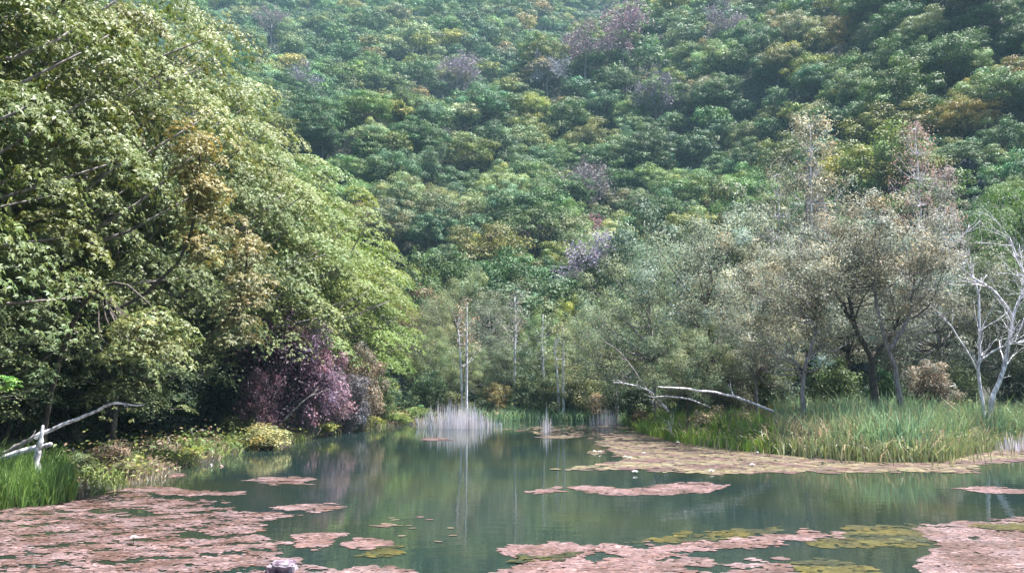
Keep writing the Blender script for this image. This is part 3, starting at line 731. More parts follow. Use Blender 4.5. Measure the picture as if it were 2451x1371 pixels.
# ------------------------------------------------------------------ bushes
G_LB = 'bushes along the left bank'; G_FB = 'bushes along the far shore'; G_RB = 'bushes behind the right bank reeds'
for k, (x_, yt, Y_, wp, c, lab, gg) in enumerate([
    (655, 750, 40.5, 290, (.060, .030, .050), 'dark plum bush in the canopy shade, left half of the purple thicket', G_LB),  # plum leaves, tint darkened further for the canopy shade
    (748, 775, 42.5, 190, (.26, .165, .215), 'bright purple-pink leaved bush on the left bank', G_LB),
    (620, 870, 38, 130, (.11, .06, .08), 'small wine-red bush at the lower left of the purple thicket', G_LB),
    (780, 860, 44.5, 160, (.19, .13, .155), 'low magenta bush below the bright purple-pink one', G_LB),
    (862, 820, 49, 150, (.28, .23, .17), 'pinkish tan bush right of the purple one', G_LB),
    (830, 880, 47, 150, (.13, .12, .13), 'grey bush between the purple and tan bushes', G_LB),
    (590, 900, 40, 110, (.08, .14, .08), 'blue-green bush at the left edge of the purple thicket', G_LB),
    (540, 840, 42, 200, (.04, .07, .03), 'green bush tinted as shaded, deep under the left canopy', G_LB),  # green darkened to stand for shade under the canopy
    (380, 870, 36, 220, (.03, .055, .025), 'bush tinted dark for shade behind the tip of the bleached branch', G_LB),  # leaf tint carries the canopy's shade
    (180, 850, 30, 240, (.035, .06, .025), 'bush tinted dark for shade above the bank stump', G_LB),  # shade of the canopy put into the leaf tint
    (20, 830, 27, 240, (.03, .05, .02), 'bush with the darkest shade tint, left edge under the canopy', G_LB),  # tinted darkest, for the deepest canopy shade
    (905, 880, 54, 120, (.12, .17, .07), 'green bush right of the pinkish tan bush', G_LB),
    (640, 1008, 35.5, 150, (.33, .31, .14), 'cream and yellow bush overhanging the left waterline', G_LB),
    (575, 985, 37.5, 110, (.14, .17, .06), 'olive bush behind the cream and yellow bush', G_LB),
    (760, 998, 43.5, 120, (.28, .30, .08), 'yellow-green bush right of the cream one on the waterline', G_LB),
    (830, 1003, 49, 70, (.27, .25, .17), 'small tan tuft bush on the left waterline', G_LB),
    (880, 988, 51.5, 90, (.26, .30, .07), 'yellowish bush in the middle of the left waterline', G_LB),
    (945, 985, 55, 90, (.20, .26, .07), 'leafy green-yellow bush near the far end of the left waterline', G_LB),
    (1000, 968, 58, 80, (.20, .27, .09), 'bush touching the left side of the pale reed clump', G_LB),
    (275, 1045, 25.6, 110, (.24, .18, .13), 'dry pinkish brown bush on the left bank', G_LB),
    (195, 1075, 23.5, 100, (.17, .20, .10), 'grey-green weed bush between the stump and the dry bush', G_LB),
    (300, 1095, 24.3, 80, (.20, .19, .11), 'small dull bush in front of the dry pinkish bush', G_LB),
    (385, 1072, 28.2, 110, (.26, .30, .09), 'bright yellow-green low bush at the canopy shade edge', G_LB),
    (460, 1065, 30.5, 70, (.30, .32, .08), 'small yellow bush at the water tip of the left bank', G_LB),
    (1030, 880, 60, 110, (.10, .15, .07), 'dark green bush left of the tallest birch foot', G_FB),
    (1085, 930, 61, 110, (.18, .19, .08), 'olive bush in front of the tallest birch', G_FB),
    (1185, 910, 61.5, 90, (.22, .19, .08), 'orange-tinged bush behind the pale reed clump', G_FB),
    (1160, 940, 61, 70, (.09, .12, .06), 'dark low bush right of the pale reed clump', G_FB),
    (1260, 880, 62, 110, (.11, .15, .07), 'green bush in the centre of the far shore', G_FB),
    (1320, 900, 61.5, 110, (.16, .19, .09), 'grey-green bush behind the dead reed stalks', G_FB),
    (1385, 880, 61.5, 120, (.21, .22, .11), 'pale rounded bush right of the dead reed stalks', G_FB),
    (1435, 930, 60, 80, (.26, .21, .14), 'pinkish low bush at the right end of the far grass', G_FB),
    (1480, 900, 58, 110, (.10, .13, .06), 'dark bush behind the thin fallen branches', G_FB),
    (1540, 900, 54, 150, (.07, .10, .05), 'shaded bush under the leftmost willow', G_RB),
    (1535, 975, 50, 80, (.20, .14, .07), 'reddish brown bush at the corner of the far grass', G_RB),
    (1640, 870, 47, 160, (.12, .15, .07), 'green bush above the bleached log', G_RB),
    (1740, 840, 44, 160, (.21, .21, .13), 'greyish tan bush behind the bleached log', G_RB),
    (1840, 850, 44, 140, (.10, .13, .06), 'dark bush left of the leaning tan tree', G_RB),
    (1850, 955, 41, 80, (.30, .28, .09), 'low yellow bush just left of the pale leaning trunk', G_RB),
    (1990, 850, 45, 180, (.11, .15, .06), 'green bush between the leaning trunk and the dark trunk', G_RB),
    (2110, 880, 46, 120, (.07, .14, .05), 'fresh green bush seen between the two central trunks', G_RB),
    (2225, 850, 41.5, 150, (.22, .19, .145), 'pinkish tan bush right of the knobbly trunk', G_RB),
    (2290, 870, 44, 140, (.13, .16, .07), 'green bush left of the white dead tree', G_RB),
    (2440, 890, 44, 160, (.04, .06, .035), 'bush tinted nearly black for shade, behind the dead tree at the edge', G_RB),  # near-black leaf tint paints the shade of the hollow
    (1700, 962, 39.5, 120, (.30, .25, .16), 'dry straw-coloured bush under the bleached log', G_RB),
    (1775, 975, 38.5, 90, (.26, .23, .14), 'dull straw bush at the rooted end of the bleached log', G_RB)]):
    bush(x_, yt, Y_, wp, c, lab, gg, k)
# golden young trees growing up through the left canopy
for k, (x_, yt, Y_, wp, c, lab) in enumerate([
    (480, 290, 25, 95, (.24, .215, .08), 'golden-leaved narrow tree showing through the left canopy'),
    (590, 520, 29, 120, (.23, .215, .10), 'tan-gold narrow tree lower in the left canopy'),
    (370, 725, 21.5, 190, (.16, .18, .065), 'tan-green spray of foliage lit in front of the dark left canopy')]):
    r = rng(950 + k); a, b = ray(x_, yt); xx = a * Y_; zt = CAMZ + b * Y_; zb = h1(xx - 1, Y_); Hh = zt - zb; wm = wp * Y_ / FPX / 2
    wd = Wood(); bx_ = (-16.8 - xx) if k < 2 else -.4; tp = curve([(bx_, 1.5, -.3), (bx_ * .8, 1.2, Hh * .3), (bx_ * .15, .3, Hh * .55), (0, 0, Hh * .75), (0, 0, Hh * .96)], 12); wd.tube(tp, np.linspace(.09, .02, 12), 6)
    if k == 2:
        wd = Wood(); tp = curve([(-4.6, 3.2, -.3), (-4.5, 3.2, Hh * .5), (-3.2, 2.2, Hh * 1.0), (-1.4, .8, Hh * 1.12), (0, 0, Hh * .97)], 12); wd.tube(tp, np.linspace(.11, .02, 12), 6)
    n = 42 if k < 2 else 26; z = r.uniform(Hh - (4.6 if k < 2 else 1.3), Hh - .2, n); an = r.uniform(0, 6.28, n); q = np.sqrt(r.random(n)) * wm
    C = np.stack([np.cos(an) * q, np.sin(an) * q, z - .25 * q ** 2 * (k == 2)], -1)
    limbs(wd, r, tp, np.linspace(.09, .02, 12), C, k=4, rl=.02, lowfrac=.6)
    V, tcc = mound_leaves(r, C, np.full((n, 3), .55) * (1, 1, .5), 42, .12, nl=5)
    place('young_tree', (wd.mesh('young_wood', M_BARK), mk_mesh('young_leaves', V, quadF(len(V) // 4), M_LEAF, tcc)), (xx, Y_, zb), 0, 1, c, lab, 'tree', 'young trees in front of the left canopy')
# leafy twig reaching in at the left edge
r = rng(960); wd = Wood(); b0 = W(-330, 1010, 15.5); o_ = np.array((b0[0], b0[1], h1(b0[0], b0[1])))
tp = curve([np.array((0, 0, -.3)), W(-260, 960, 15.5) - o_, W(-120, 920, 15.5) - o_, W(20, 915, 15.5) - o_], 12); wd.tube(tp, np.linspace(.05, .012, 12), 6)
C = np.array([W(x_, y_, 15.5) - o_ for x_, y_ in [(-10, 905), (18, 912), (32, 918), (5, 930), (-30, 900), (-60, 915), (-100, 900), (-25, 925)]])
V, tcc = whorl_leaves(r, C, np.full((len(C), 3), .14), 14, .10, nl=5)
place('young_tree', (wd.mesh('young_wood', M_GREY), mk_mesh('young_leaves', V, quadF(len(V) // 4), M_LEAF, tcc)), o_, 0, 1, (.17, .30, .07), 'bright green leafy sapling tip reaching in at the left edge', 'tree', None)

# ------------------------------------------------------------------ rocks
def rock(name, loc, dim, lab, mat, seed, cat='rock', sub=4, amp=.25):
    import bmesh
    bm = bmesh.new(); bmesh.ops.create_icosphere(bm, subdivisions=sub, radius=1)
    r = rng(seed); ph = r.uniform(0, 6.28, (8, 3)); fr = r.uniform(1.2, 5, 8); dd = sph(r, 8)
    from mathutils import noise as mn
    for v in bm.verts:
        c = np.array(v.co); q = sum(math.sin(fr[i] * (c @ dd[i]) * 1.6 + ph[i, 0]) / (fr[i]) for i in range(8))
        q += 1.1 * mn.fractal(v.co * 2.6 + Vector((seed, 0, 0)), .8, 2.1, 5)
        if cat in ('cliff', 'stone'): c = np.sign(c) * np.abs(c) ** .5
        st = .06 * math.floor(c[2] * 5 + q * 2)
        v.co = Vector(c * (1 + amp * q + st * .3))
        v.co.x *= dim[0]; v.co.y *= dim[1]; v.co.z *= dim[2]
    me = bpy.data.meshes.new(name); bm.to_mesh(me); bm.free(); me.materials.append(mat)
    return tag(ob(name, me, loc=loc), lab, cat)
gx, gy, gz = ground_hit(1275, 690, 1)
p_ = W(1275, 690, gy); rock('rock', (p_[0], gy, p_[2]), (1.1, .9, .8), 'pinkish rock showing between trees at the foot of the mountain', M_ROCK, 1)
p_ = W(1945, 500, 63); rock('rock_outcrop', (p_[0], 63, p_[2] - 5), (1.3, 1.2, 6.0), 'whitish rock outcrop under the tall tan tree', M_ROCK, 2, 'rock')
gx, gy, gz = ground_hit(2335, 600, 0)
rock('cliff', (gx + .3, gy + 9, gz + 3.5), (3.4, 6, 7.0), 'blue-grey cliff face coloured as if in shade, in the gap at the right', M_SHADEROCK, 3, 'cliff', 6, .26)
p_ = WG(676, 1350, .1)
rock('stone_block', (p_[0], p_[1], 0.0), (.21, .20, .14), 'small pale-topped purplish stone in the lily pads at the bottom', noise_mat('stone', (.06, .03, .055), (.27, .23, .27), 7, bump=.6), 4, 'stone', 4, .08)

# ------------------------------------------------------------------ grass, reeds
def blades(name, P, h, wd_, col, lab, cat, seed, lean=.32, curvy=.5, kind_='stuff', colr=.18, asobj=True):
    r = rng(seed); n = len(P); az = r.uniform(0, 6.28, n); ln = np.abs(r.normal(0, lean, n))
    D = np.stack([np.cos(az), np.sin(az), np.zeros(n)], -1); fa = r.uniform(0, 3.14, n)
    S = np.stack([np.cos(fa), np.sin(fa) * .6, np.zeros(n)], -1) * (wd_ * r.uniform(.7, 1.3, n))[:, None]
    h = h * np.clip(r.normal(.85, .2, n), .3, 1.4); up = np.array((0, 0, 1.0))
    p0 = P; p1 = P + up * (h * .55)[:, None] + D * (h * ln * .35)[:, None]
    p2 = P + up * (h * (1 - .25 * ln * curvy))[:, None] + D * (h * ln * (1 + curvy * .4))[:, None]
    V = np.stack([p0 - S / 2, p0 + S / 2, p1 + S * .42, p1 - S * .42, p2], 1).reshape(-1, 3)
    i = np.arange(n)[:, None] * 5
    F4 = i + np.array([[0, 1, 2, 3]]); F3 = i + np.array([[3, 2, 4]])
    c = (col if np.ndim(col) == 2 else np.tile(col, (n, 1))) * hue(r, n, colr, .07)
    o_ = ob(name, mk_mesh(name, V, [F4, F3], M_GRASS, np.concatenate([c, c * 1.05])), color=(1, 1, 1))
    return tag(o_, lab, cat, kind=kind_)
def on_land(r, n, x0, x1, y0, y1, dmin, dmax, zmin=None):
    x = r.uniform(x0, x1, n); y = r.uniform(y0, y1, n)
    d = poly_dist(x, y, POND) * np.where(in_poly(x, y, POND), -1, 1)
    k = (d > dmin) & (d < dmax); x, y = x[k], y[k]
    return np.stack([x, y, np.maximum(H(x, y), -.05)], -1), d[k]
r = rng(31)
P_, d_ = on_land(r, 60000, 8.0, 34, 28, 50, -.35, 8.5)
px_, py_ = proj(P_)
k = ~((px_ < 1640) & (P_[:, 1] < 40)) & (px_ < 2700); P_, d_, px_ = P_[k], d_[k], px_[k]
nz = wob(P_[:, 0], P_[:, 1], 5, 21)
col = np.tile(np.array((.25, .33, .17)), (len(P_), 1))
col[nz > .15] = (.22, .32, .18)
col[(px_ < 1860) & (d_ < 3)] = (.20, .31, .06)
col[(px_ > 1860) & (d_ < .5)] = (.22, .26, .12)
dry = (r.random(len(P_)) < .10) | ((px_ < 1850) & (d_ > 3.2) & (r.random(len(P_)) < .7)) | ((nz < -.3) & (px_ < 2050) & (r.random(len(P_)) < .5))
col[dry] = (.36, .29, .19)
hh = np.where(d_ < .8, .8, 1.45) * np.where(px_ < 1860, .72, 1) * (1 + .35 * nz + .2 * wob(P_[:, 0], P_[:, 1], 1.5, 22))
blades('reed_bed', P_, hh, .06, col, 'dense green reed bed on the right bank in front of the trunks', 'reeds', 32)
P_, d_ = on_land(r, 9000, 8.0, 30, 26, 46, -1.9, -.2); k = r.random(len(P_)) < np.exp(d_ * 1.1) * .75
blades('sparse_reeds', P_[k] * (1, 1, 0) - (0, 0, .04), .62, .035, np.array((.27, .27, .15)), 'thin tan-green reed stems standing in the lily carpet edge', 'reeds', 36, lean=.22)
P_, d_ = on_land(r, 9000, -3.5, 9.5, 55, 66, -.5, 5)
blades('far_grass', P_, .85, .06, np.array((.24, .36, .20)), 'low bluish-green grass along the far shore', 'grass', 33)
P_, d_ = on_land(r, 5000, 7, 11, 38, 56, -.4, 3.5)
blades('bank_grass', P_, .75, .05, np.array((.22, .31, .06)), 'yellow-green grass tongue between the far shore and the reed bed', 'grass', 34)
P_, d_ = on_land(r, 16000, -15.5, -10.6, 18.0, 22.6, -.3, 3.5)
px_, py_ = proj(P_); k = px_ < 190 - (P_[:, 1] - 20) * 12; P_ = P_[k]
blades('bank_grass', P_, .78 * (1 + .45 * wob(P_[:, 0], P_[:, 1], 1.2, 23)), .03, np.array((.17, .27, .08)), 'lush bright green grass clump at the left foreground bank', 'grass', 35)
P_, d_ = on_land(r, 60000, -15, -3, 20, 60, -.25, 1.8); k = (r.random(len(P_)) < .45 + .8 * wob(P_[:, 0], P_[:, 1], 2.5, 71)); P_ = P_[k]
nz = wob(P_[:, 0], P_[:, 1], 3, 72)[:, None]
blades('bank_grass', P_, .38 * (1 + .6 * nz[:, 0]), .03, np.where(nz > .1, np.array((.25, .30, .10)), np.array((.34, .27, .20))), 'dry tan and yellow-green grass fringe along the left waterline', 'grass', 37, lean=.6)
# pale dead reed clumps standing in the water
def clump(px0, px1, Y0, Y1, n, h, seed, lab, name='reed_clump', wdt=.035):
    r = rng(seed); y = r.uniform(Y0, Y1, n); q = np.clip(r.normal(.5, .22, n), 0, 1)
    a0 = ray(px0, 1000)[0]; a1 = ray(px1, 1000)[0]; x = (a0 + (a1 - a0) * q) * y
    hh = h * (1 - 2.2 * (q - .42) ** 2) * r.uniform(.45, 1.1, n)
    o_ = blades(name, np.stack([x, y, np.full(n, -.05)], -1), hh, wdt, np.array((.66, .62, .66)), lab, 'reeds', seed, lean=.10, curvy=.3)
    return o_
clump(1000, 1200, 49.5, 55, 900, 1.7, 41, 'large pale lilac-white dead reed clump at the far left of the open water')
clump(1288, 1332, 46, 48, 45, 1.5, 42, 'few thin white dead reed stalks right of centre')
clump(1395, 1500, 53, 57, 160, 1.2, 43, 'sparse greenish-white reed stalks before the far grass')
clump(2340, 2560, 34.5, 36.5, 500, .7, 44, 'low purple-grey dead reeds at the right edge waterline')
# weeds on every bank
r = rng(51)
P_, d_ = on_land(r, 260000, -30, 34, 16, 76, .0, 60)
px_, py_ = proj(P_); k = (px_ > -200) & (px_ < 2650) & (r.random(len(P_)) < np.interp(P_[:, 1], [16, 40, 76], [1, .9, .45])); P_, d_ = P_[k], d_[k]
n = len(P_); hh_ = np.abs(r.normal(0, .26, n)) * (1 + .6 * wob(P_[:, 0], P_[:, 1], 4, 61)) * np.where(d_ < 2.5, 1.1, .8)
nz = wob(P_[:, 0], P_[:, 1], 6, 62)[:, None]
A = r.normal(size=(n, 3)); A[:, 2] = A[:, 2] * .4 + .1; N_ = r.normal(0, .5, (n, 3)) + (0, 0, 1)
s_ = r.uniform(.10, .24, n) * np.interp(P_[:, 1], [16, 76], [.75, 1.5])
col = np.where(nz > .1, np.array((.24, .26, .09)), np.where(nz < -.25, np.array((.27, .21, .15)), np.array((.13, .18, .06))))
col = np.where((P_[:, :1] < 0) & (d_[:, None] > 3.5), np.array((.05, .08, .03)), col)  # weeds beneath the left canopy coloured darker for its cast shade
V = kites(P_ + np.stack([0 * hh_, 0 * hh_, hh_], -1), A, N_, s_, s_ * .55)
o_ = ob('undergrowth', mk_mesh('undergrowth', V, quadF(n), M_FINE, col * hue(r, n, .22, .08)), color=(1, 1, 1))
tag(o_, 'low leafy weeds covering the banks between bushes and trunks', 'weeds', kind='stuff')

r = rng(52); n = 130000
y = 74 + 330 * r.random(n) ** 1.7; x = r.uniform(-.62, .68, n) * y
d_ = H(x, y); s_ = r.uniform(.4, .9, n) * np.interp(y, [74, 400], [.6, 2.6])
P_ = np.stack([x, y, d_ + np.abs(r.normal(0, .8, n))], -1)
A = r.normal(size=(n, 3)); N_ = r.normal(0, .5, (n, 3)) + (0, -.3, 1)
o_ = ob('undergrowth', mk_mesh('slope_undergrowth', kites(P_, A, N_, s_, s_ * .55), quadF(n), M_FAR, np.array((.045, .075, .035)) * hue(r, n, .25, .1)), color=(1, 1, 1))
tag(o_, 'dark low scrub on the slope between the forest trees', 'scrub', kind='stuff')

P_, d_ = on_land(r, 14000, 8.0, 30, 28, 46, 0, 6); k = wob(P_[:, 0], P_[:, 1], 2.2, 81) > .12; P_ = P_[k]
blades('reed_litter', P_, 1.0, .045, np.array((.40, .33, .24)), 'bent dead straw stems tangled through the green reed bed', 'reeds', 82, lean=.9, curvy=.9)

# ------------------------------------------------------------------ floating mats, lily pads
def flakes(name, polys, holes, col, lab, dens, rad, seed, sq=.6, kind_='stuff', z0=.006, gloss=None, cols=None, rag=12.0, cat='lily pads', gapt=.36):
    r = rng(seed)
    allp = np.concatenate([np.array(p, float) for p in polys])
    c1 = np.array([WG(x, y)[:2] for x, y in allp]); x0, y0 = c1.min(0) - .5; x1, y1 = c1.max(0) + .5
    y0 = max(y0, 11.2)
    n = int((x1 - x0) * (y1 - y0) * dens)
    x = r.uniform(x0, x1, n); y = r.uniform(y0, y1, n)
    px, py = proj(np.stack([x, y, 0 * x], -1))
    wx = rag * 2.2 * wob(x, y, 1.6, seed + 1) + rag * 1.5 * wob(x, y, .5, seed + 3); wy = (rag * .55 * wob(x, y, 1.2, seed + 2) + rag * .4 * wob(x, y, .45, seed + 4)) * np.clip(25 / y, .3, 1.6)
    k = np.zeros(n, bool)
    for p in polys: k |= in_poly(px + wx, py + wy, np.array(p, float))
    for p in holes: k &= ~in_poly(px + wx, py + wy, np.array(p, float))
    gapt = gapt - (.34 if 'left foreground' in lab else -.15 if rad < .05 else 0)
    gap = wob(x / 2.6, y * 1.3, .8, seed + 8) + .6 * wob(x / 2.2, y * 1.5, .3, seed + 9) + .25 * r.normal(size=n)
    k &= gap < gapt
    k &= in_poly(x, y, POND)
    x, y = x[k], y[k]; n = len(x)
    if n == 0: return
    m_ = 7; an = np.arange(m_) * 2 * math.pi / m_
    R0 = rad * np.exp(r.normal(0, .35, n)); rr = R0[:, None] * r.uniform(.75, 1.15, (n, m_)); th = an[None] + r.uniform(0, 6.28, n)[:, None]
    lx = np.cos(th) * rr; ly = np.sin(th) * rr * sq
    ro = r.uniform(-.35, .35, n)[:, None]; gx_ = lx * np.cos(ro) - ly * np.sin(ro); gy_ = lx * np.sin(ro) + ly * np.cos(ro)
    tx, ty = r.normal(0, .02, (2, n, 1)); zz = z0 + r.uniform(0, .006, n)[:, None] + np.clip(gx_ * tx + gy_ * ty, -.004, .03)
    V = np.stack([x[:, None] + gx_, y[:, None] + gy_, zz], -1).reshape(-1, 3)
    F_ = np.arange(n * m_).reshape(-1, m_)
    nz = wob(x, y, 1.8, seed + 5)[:, None]
    cols_ = np.array(cols if cols is not None else [col, col]); c = cols_[0] + (cols_[1] - cols_[0]) * np.clip(.5 + nz * 1.3 + r.normal(0, .3, (n, 1)), 0, 1)
    o_ = ob(name, mk_mesh(name, V, F_, M_MAT, c * hue(r, n, .26, .05) * np.exp(.28 * wob(x / 2, y, .7, seed + 12))[:, None]), color=(1, 1, 1))
    return tag(o_, lab, cat, kind=kind_)
PINK = [(.18, .122, .122), (.095, .055, .046)]; OLIVE = [(.075, .062, .010), (.024, .028, .010)]; PADS = [(.155, .13, .075), (.095, .052, .052)]; SALM = [(.19, .12, .118), (.115, .066, .056)]
flakes('floating_mat', [[(-200, 1203), (0, 1200), (150, 1186), (215, 1172), (330, 1166), (420, 1170), (330, 1185), (420, 1195), (545, 1200), (470, 1212), (560, 1222), (710, 1236), (620, 1250), (640, 1262), (590, 1275), (700, 1300), (640, 1312), (720, 1345), (780, 1360), (760, 1420), (-300, 1420)]],
       [[(225, 1224), (300, 1214), (380, 1222), (360, 1232), (250, 1236)], [(400, 1276), (450, 1270), (510, 1278), (480, 1290), (430, 1288)], [(560, 1240), (480, 1250), (400, 1262), (450, 1256), (540, 1234)]],
       None, 'wide pinkish brown carpet of floating leaves filling the left foreground', 900, .045, 1000, cols=PINK)
SM = 'islands of floating brown leaves'
isl = [
    ([(300, 1170), (400, 1166), (470, 1176), (595, 1178), (560, 1185), (470, 1186), (380, 1183)], PINK, 'long thin pinkish streak beside the left carpet'),
    ([(585, 1150), (640, 1142), (700, 1141), (755, 1147), (720, 1155), (740, 1161), (650, 1158)], PINK, 'flat reddish island off the cream and yellow bush'),
    ([(650, 1216), (720, 1207), (800, 1208), (832, 1215), (760, 1224), (700, 1224)], PINK, 'reddish streak island right of the left carpet'),
    ([(700, 1280), (760, 1272), (838, 1275), (800, 1290), (770, 1315), (715, 1312)], SALM, 'salmon wedge-shaped mat right of the left carpet'),
    ([(820, 1300), (860, 1290), (930, 1292), (940, 1302), (880, 1316), (830, 1312)], SALM, 'small rosy mat above the olive-rimmed mat'),
    ([(860, 1330), (910, 1308), (980, 1303), (940, 1314), (975, 1325), (900, 1334)], OLIVE, 'olive-rimmed mat in the bottom centre-left'),
    ([(780, 1371), (850, 1355), (930, 1358), (990, 1366), (1000, 1400), (780, 1400)], PINK, 'pinkish mat touching the bottom edge left of centre'),
    ([(900, 1257), (930, 1252), (962, 1256), (930, 1261)], PADS, 'tiny pale mat in the open water left of centre'),
    ([(1250, 1178), (1300, 1172), (1340, 1166), (1345, 1174), (1290, 1180)], SALM, 'thin salmon sliver left of the central long mat'),
    ([(1350, 1165), (1420, 1162), (1500, 1170), (1560, 1163), (1660, 1152), (1740, 1162), (1700, 1178), (1600, 1185), (1480, 1186), (1410, 1180)], SALM, 'long central salmon mat below the lily carpet'),
    ([(2280, 1170), (2340, 1163), (2451, 1172), (2500, 1180), (2400, 1182)], SALM, 'thin salmon mat near the right edge under the reeds'),
    ([(2360, 1244), (2451, 1238), (2520, 1242), (2451, 1250)], PINK, 'narrow pink mat at the right edge'),
    ([(1400, 1082), (1440, 1077), (1452, 1084), (1420, 1089)], PADS, 'little pad island carrying two white lilies'),
    ([(1280, 1046), (1320, 1042), (1400, 1044), (1340, 1050)], PADS, 'thin pad streak under the white reed stalks'),
    ([(1000, 1050), (1060, 1046), (1080, 1052), (1030, 1055)], PINK, 'thin reddish streak left of the pale reed clump reflection'),
    ([(395, 1137), (430, 1134), (450, 1138), (415, 1141)], SALM, 'little orange-brown streak by the left bank tip'),
]
for k, (p, cs, lab) in enumerate(isl):
    flakes('floating_mat', [p], [], None, lab, 560, .058, 1020 + 7 * k, cols=cs, kind_='stuff', rag=6)
flakes('lily_carpet', [[(1345, 1122), (1440, 1110), (1500, 1100), (1440, 1060), (1480, 1036), (1600, 1040), (1660, 1062), (1850, 1085), (2000, 1103), (2150, 1104), (2330, 1082), (2500, 1070), (2560, 1085), (2451, 1102), (2330, 1110), (2340, 1130), (2000, 1128), (1700, 1134), (1500, 1124)]],
       [], None, 'broad reddish lily pad carpet in front of the reed bed', 75, .13, 1200, cols=PADS, sq=.95)
flakes('lily_carpet', [[(1200, 1022), (1500, 1014), (1590, 1030), (1470, 1050), (1300, 1040)]], [], None, 'sparse lily pads scattered before the far grass', 9, .14, 1210, cols=PADS, sq=.95, rag=20)
flakes('floating_mat', [[(1180, 1371), (1290, 1345), (1210, 1330), (1190, 1312), (1260, 1303), (1400, 1300), (1560, 1310), (1700, 1292), (1830, 1288), (1900, 1272), (2040, 1276), (1920, 1296), (1800, 1310), (1620, 1324), (1580, 1345), (1600, 1420), (1150, 1420)]], [[(1380, 1330), (1450, 1322), (1500, 1335), (1420, 1345)]], None,
       'rosy mat spreading along the bottom centre-right', 900, .045, 1300, cols=SALM)
flakes('floating_mat', [[(2180, 1262), (2300, 1250), (2451, 1254), (2560, 1250), (2600, 1420), (2260, 1420), (2190, 1350), (2240, 1310), (2220, 1280)]], [[(2290, 1290), (2330, 1284), (2350, 1296)]], None, 'large pink mat in the bottom right corner', 900, .045, 1310, cols=PINK)
for k, (p, lab) in enumerate([
    ([(1480, 1300), (1560, 1285), (1700, 1275), (1880, 1260), (1860, 1274), (1740, 1288), (1600, 1298)], 'olive underwater weed strip above the rosy mat'),
    ([(1930, 1300), (2040, 1262), (2180, 1256), (2230, 1268), (2240, 1300), (2120, 1312), (2000, 1310)], 'wide olive weed patch left of the bottom right pink mat'),
    ([(1880, 1350), (1960, 1338), (2080, 1350), (2120, 1371), (2060, 1400), (1960, 1400)], 'yellow-olive weed patch at the bottom edge'),
    ([(1215, 1345), (1240, 1330), (1400, 1322), (1380, 1336), (1280, 1350)], 'yellow-green weed rim within the rosy mat'),
    ([(2330, 1256), (2451, 1258), (2520, 1270), (2400, 1272)], 'olive weed patch on top of the pink corner mat')]):
    flakes('floating_weed', [p], [], None, lab, 480, .06, 1400 + 7 * k, cols=OLIVE, z0=.002 if k < 3 else .02, cat='water weed')
flakes('floating_mat', [[(1560, 1340), (1640, 1332), (1720, 1345), (1860, 1340), (1900, 1360), (1800, 1400), (1600, 1400)]], [[(1640, 1350), (1760, 1350), (1740, 1371), (1650, 1371)]], None, 'broken pinkish mat at the bottom edge between the rosy mat and yellow weed', 200, .08, 1450, cols=PINK)
flakes('floating_leaves', [[(860, 1236), (1010, 1228), (1100, 1240), (960, 1262)], [(1140, 1262), (1080, 1290), (960, 1280), (1010, 1250)]], [], None, 'few single leaves drifting in the open water left of centre', 3, .10, 1460, cols=PADS, rag=20)

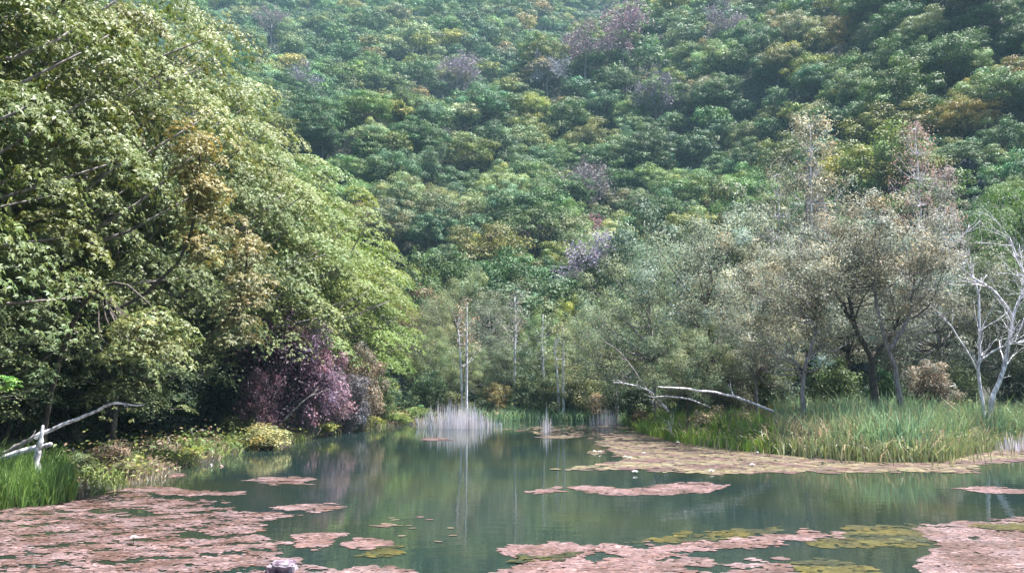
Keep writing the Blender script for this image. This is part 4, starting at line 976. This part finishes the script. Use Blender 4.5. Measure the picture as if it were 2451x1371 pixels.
# white water lilies
def lily(px_, py_, s_, lab, stalk=.05):
    P = WG(px_, py_, .08); r = rng(int(px_)); V = []; 
    for ring, (n_, tilt, ln) in enumerate([(8, .35, 1.0), (7, .75, .85), (5, 1.15, .65)]):
        for j in range(n_):
            a = j * 6.283 / n_ + ring * .4; A = np.array((math.cos(a) * math.cos(tilt), math.sin(a) * math.cos(tilt), math.sin(tilt)))
            N = np.array((-math.cos(a) * math.sin(tilt), -math.sin(a) * math.sin(tilt), math.cos(tilt)))
            V.append(kites(np.array([[0, 0, 0.0]]), A[None], N[None], np.array([.11 * ln]), np.array([.05]), -.2))
    V = np.concatenate(V); s_ *= .75; e = empty('water_lily', (P[0], P[1], .03 + stalk), 0, (s_,) * 3)
    ob('petals', mk_mesh('lily_petals', V, quadF(len(V) // 4), M_MAT, np.full((len(V) // 4, 3), .85)), e, color=(1, 1, 1))
    wd = Wood(); wd.tube(np.array([(0, 0, 0), (0, 0, .03), (0, 0, .05)]), [.02, .018, .006], 6); ob('stamens', wd.mesh('lily_centre', M_YEL), e)
    wd = Wood(); wd.tube(np.array([(0, 0, -.03 - stalk / s_), (0, 0, -.01)]), [.008, .008], 5); ob('stalk', wd.mesh('lily_stalk', M_STALK), e)
    tag(e, lab, 'flower', 'white water lilies')
M_YEL = noise_mat('yellow_stamens', (.5, .35, .03), (.7, .5, .08), 20); M_STALK = noise_mat('lily_stem', (.06, .09, .03), (.12, .15, .05), 8)
for x_, y_, s_, lab, st in [
    (320, 1293, 1.0, 'large white water lily in the left carpet, nearest the camera', .10),
    (1423, 1079, 1.2, 'left lily of the two on the little pad island', .03), (1436, 1080, 1.2, 'right lily of the two on the little pad island', .03),
    (1497, 1092, 1.2, 'left of two lilies side by side near the carpet left end', .03), (1508, 1094, 1.2, 'right of two lilies side by side near the carpet left end', .03),
    (1541, 1083, 1.1, 'white lily right of the side-by-side pair', .03), (1520, 1128, 1.5, 'bright white lily at the front rim of the lily carpet, left', .03),
    (1703, 1126, 1.3, 'white lily at the front rim of the carpet, right', .03), (1801, 1111, 1.3, 'cream lily in the middle of the lily carpet', .03),
    (1623, 1058, 1.5, 'white lily by the bare bleached sapling', .03), (1812, 1082, 1.2, 'white lily at the back of the carpet by the reeds', .03)]:
    lily(x_, y_, s_, lab, st)

# ------------------------------------------------------------------ haze
def haze_box():
    lo_, hi_ = (-3100, -3100, -2), (3100, 3600, 312)
    v = np.array([(x, y, z) for z in (lo_[2], hi_[2]) for y in (lo_[1], hi_[1]) for x in (lo_[0], hi_[0])], float)
    f = np.array([[0, 2, 3, 1], [4, 5, 7, 6], [0, 1, 5, 4], [2, 6, 7, 3], [0, 4, 6, 2], [1, 3, 7, 5]])
    mm = bpy.data.materials.new('haze'); mm.use_nodes = True; tt = mm.node_tree
    tt.nodes.remove(tt.nodes['Principled BSDF'])
    pv = tt.nodes.new('ShaderNodeVolumePrincipled'); pv.inputs['Density'].default_value = HAZE
    pv.inputs['Color'].default_value = (.50, .84, 1.0, 1)
    tt.links.new(pv.outputs[0], tt.nodes['Material Output'].inputs['Volume'])
    tag(ob('haze', mk_mesh('haze', v, f, mm)), 'thin pale blue haze over the valley', 'haze', kind='stuff')
if HAZE: haze_box()
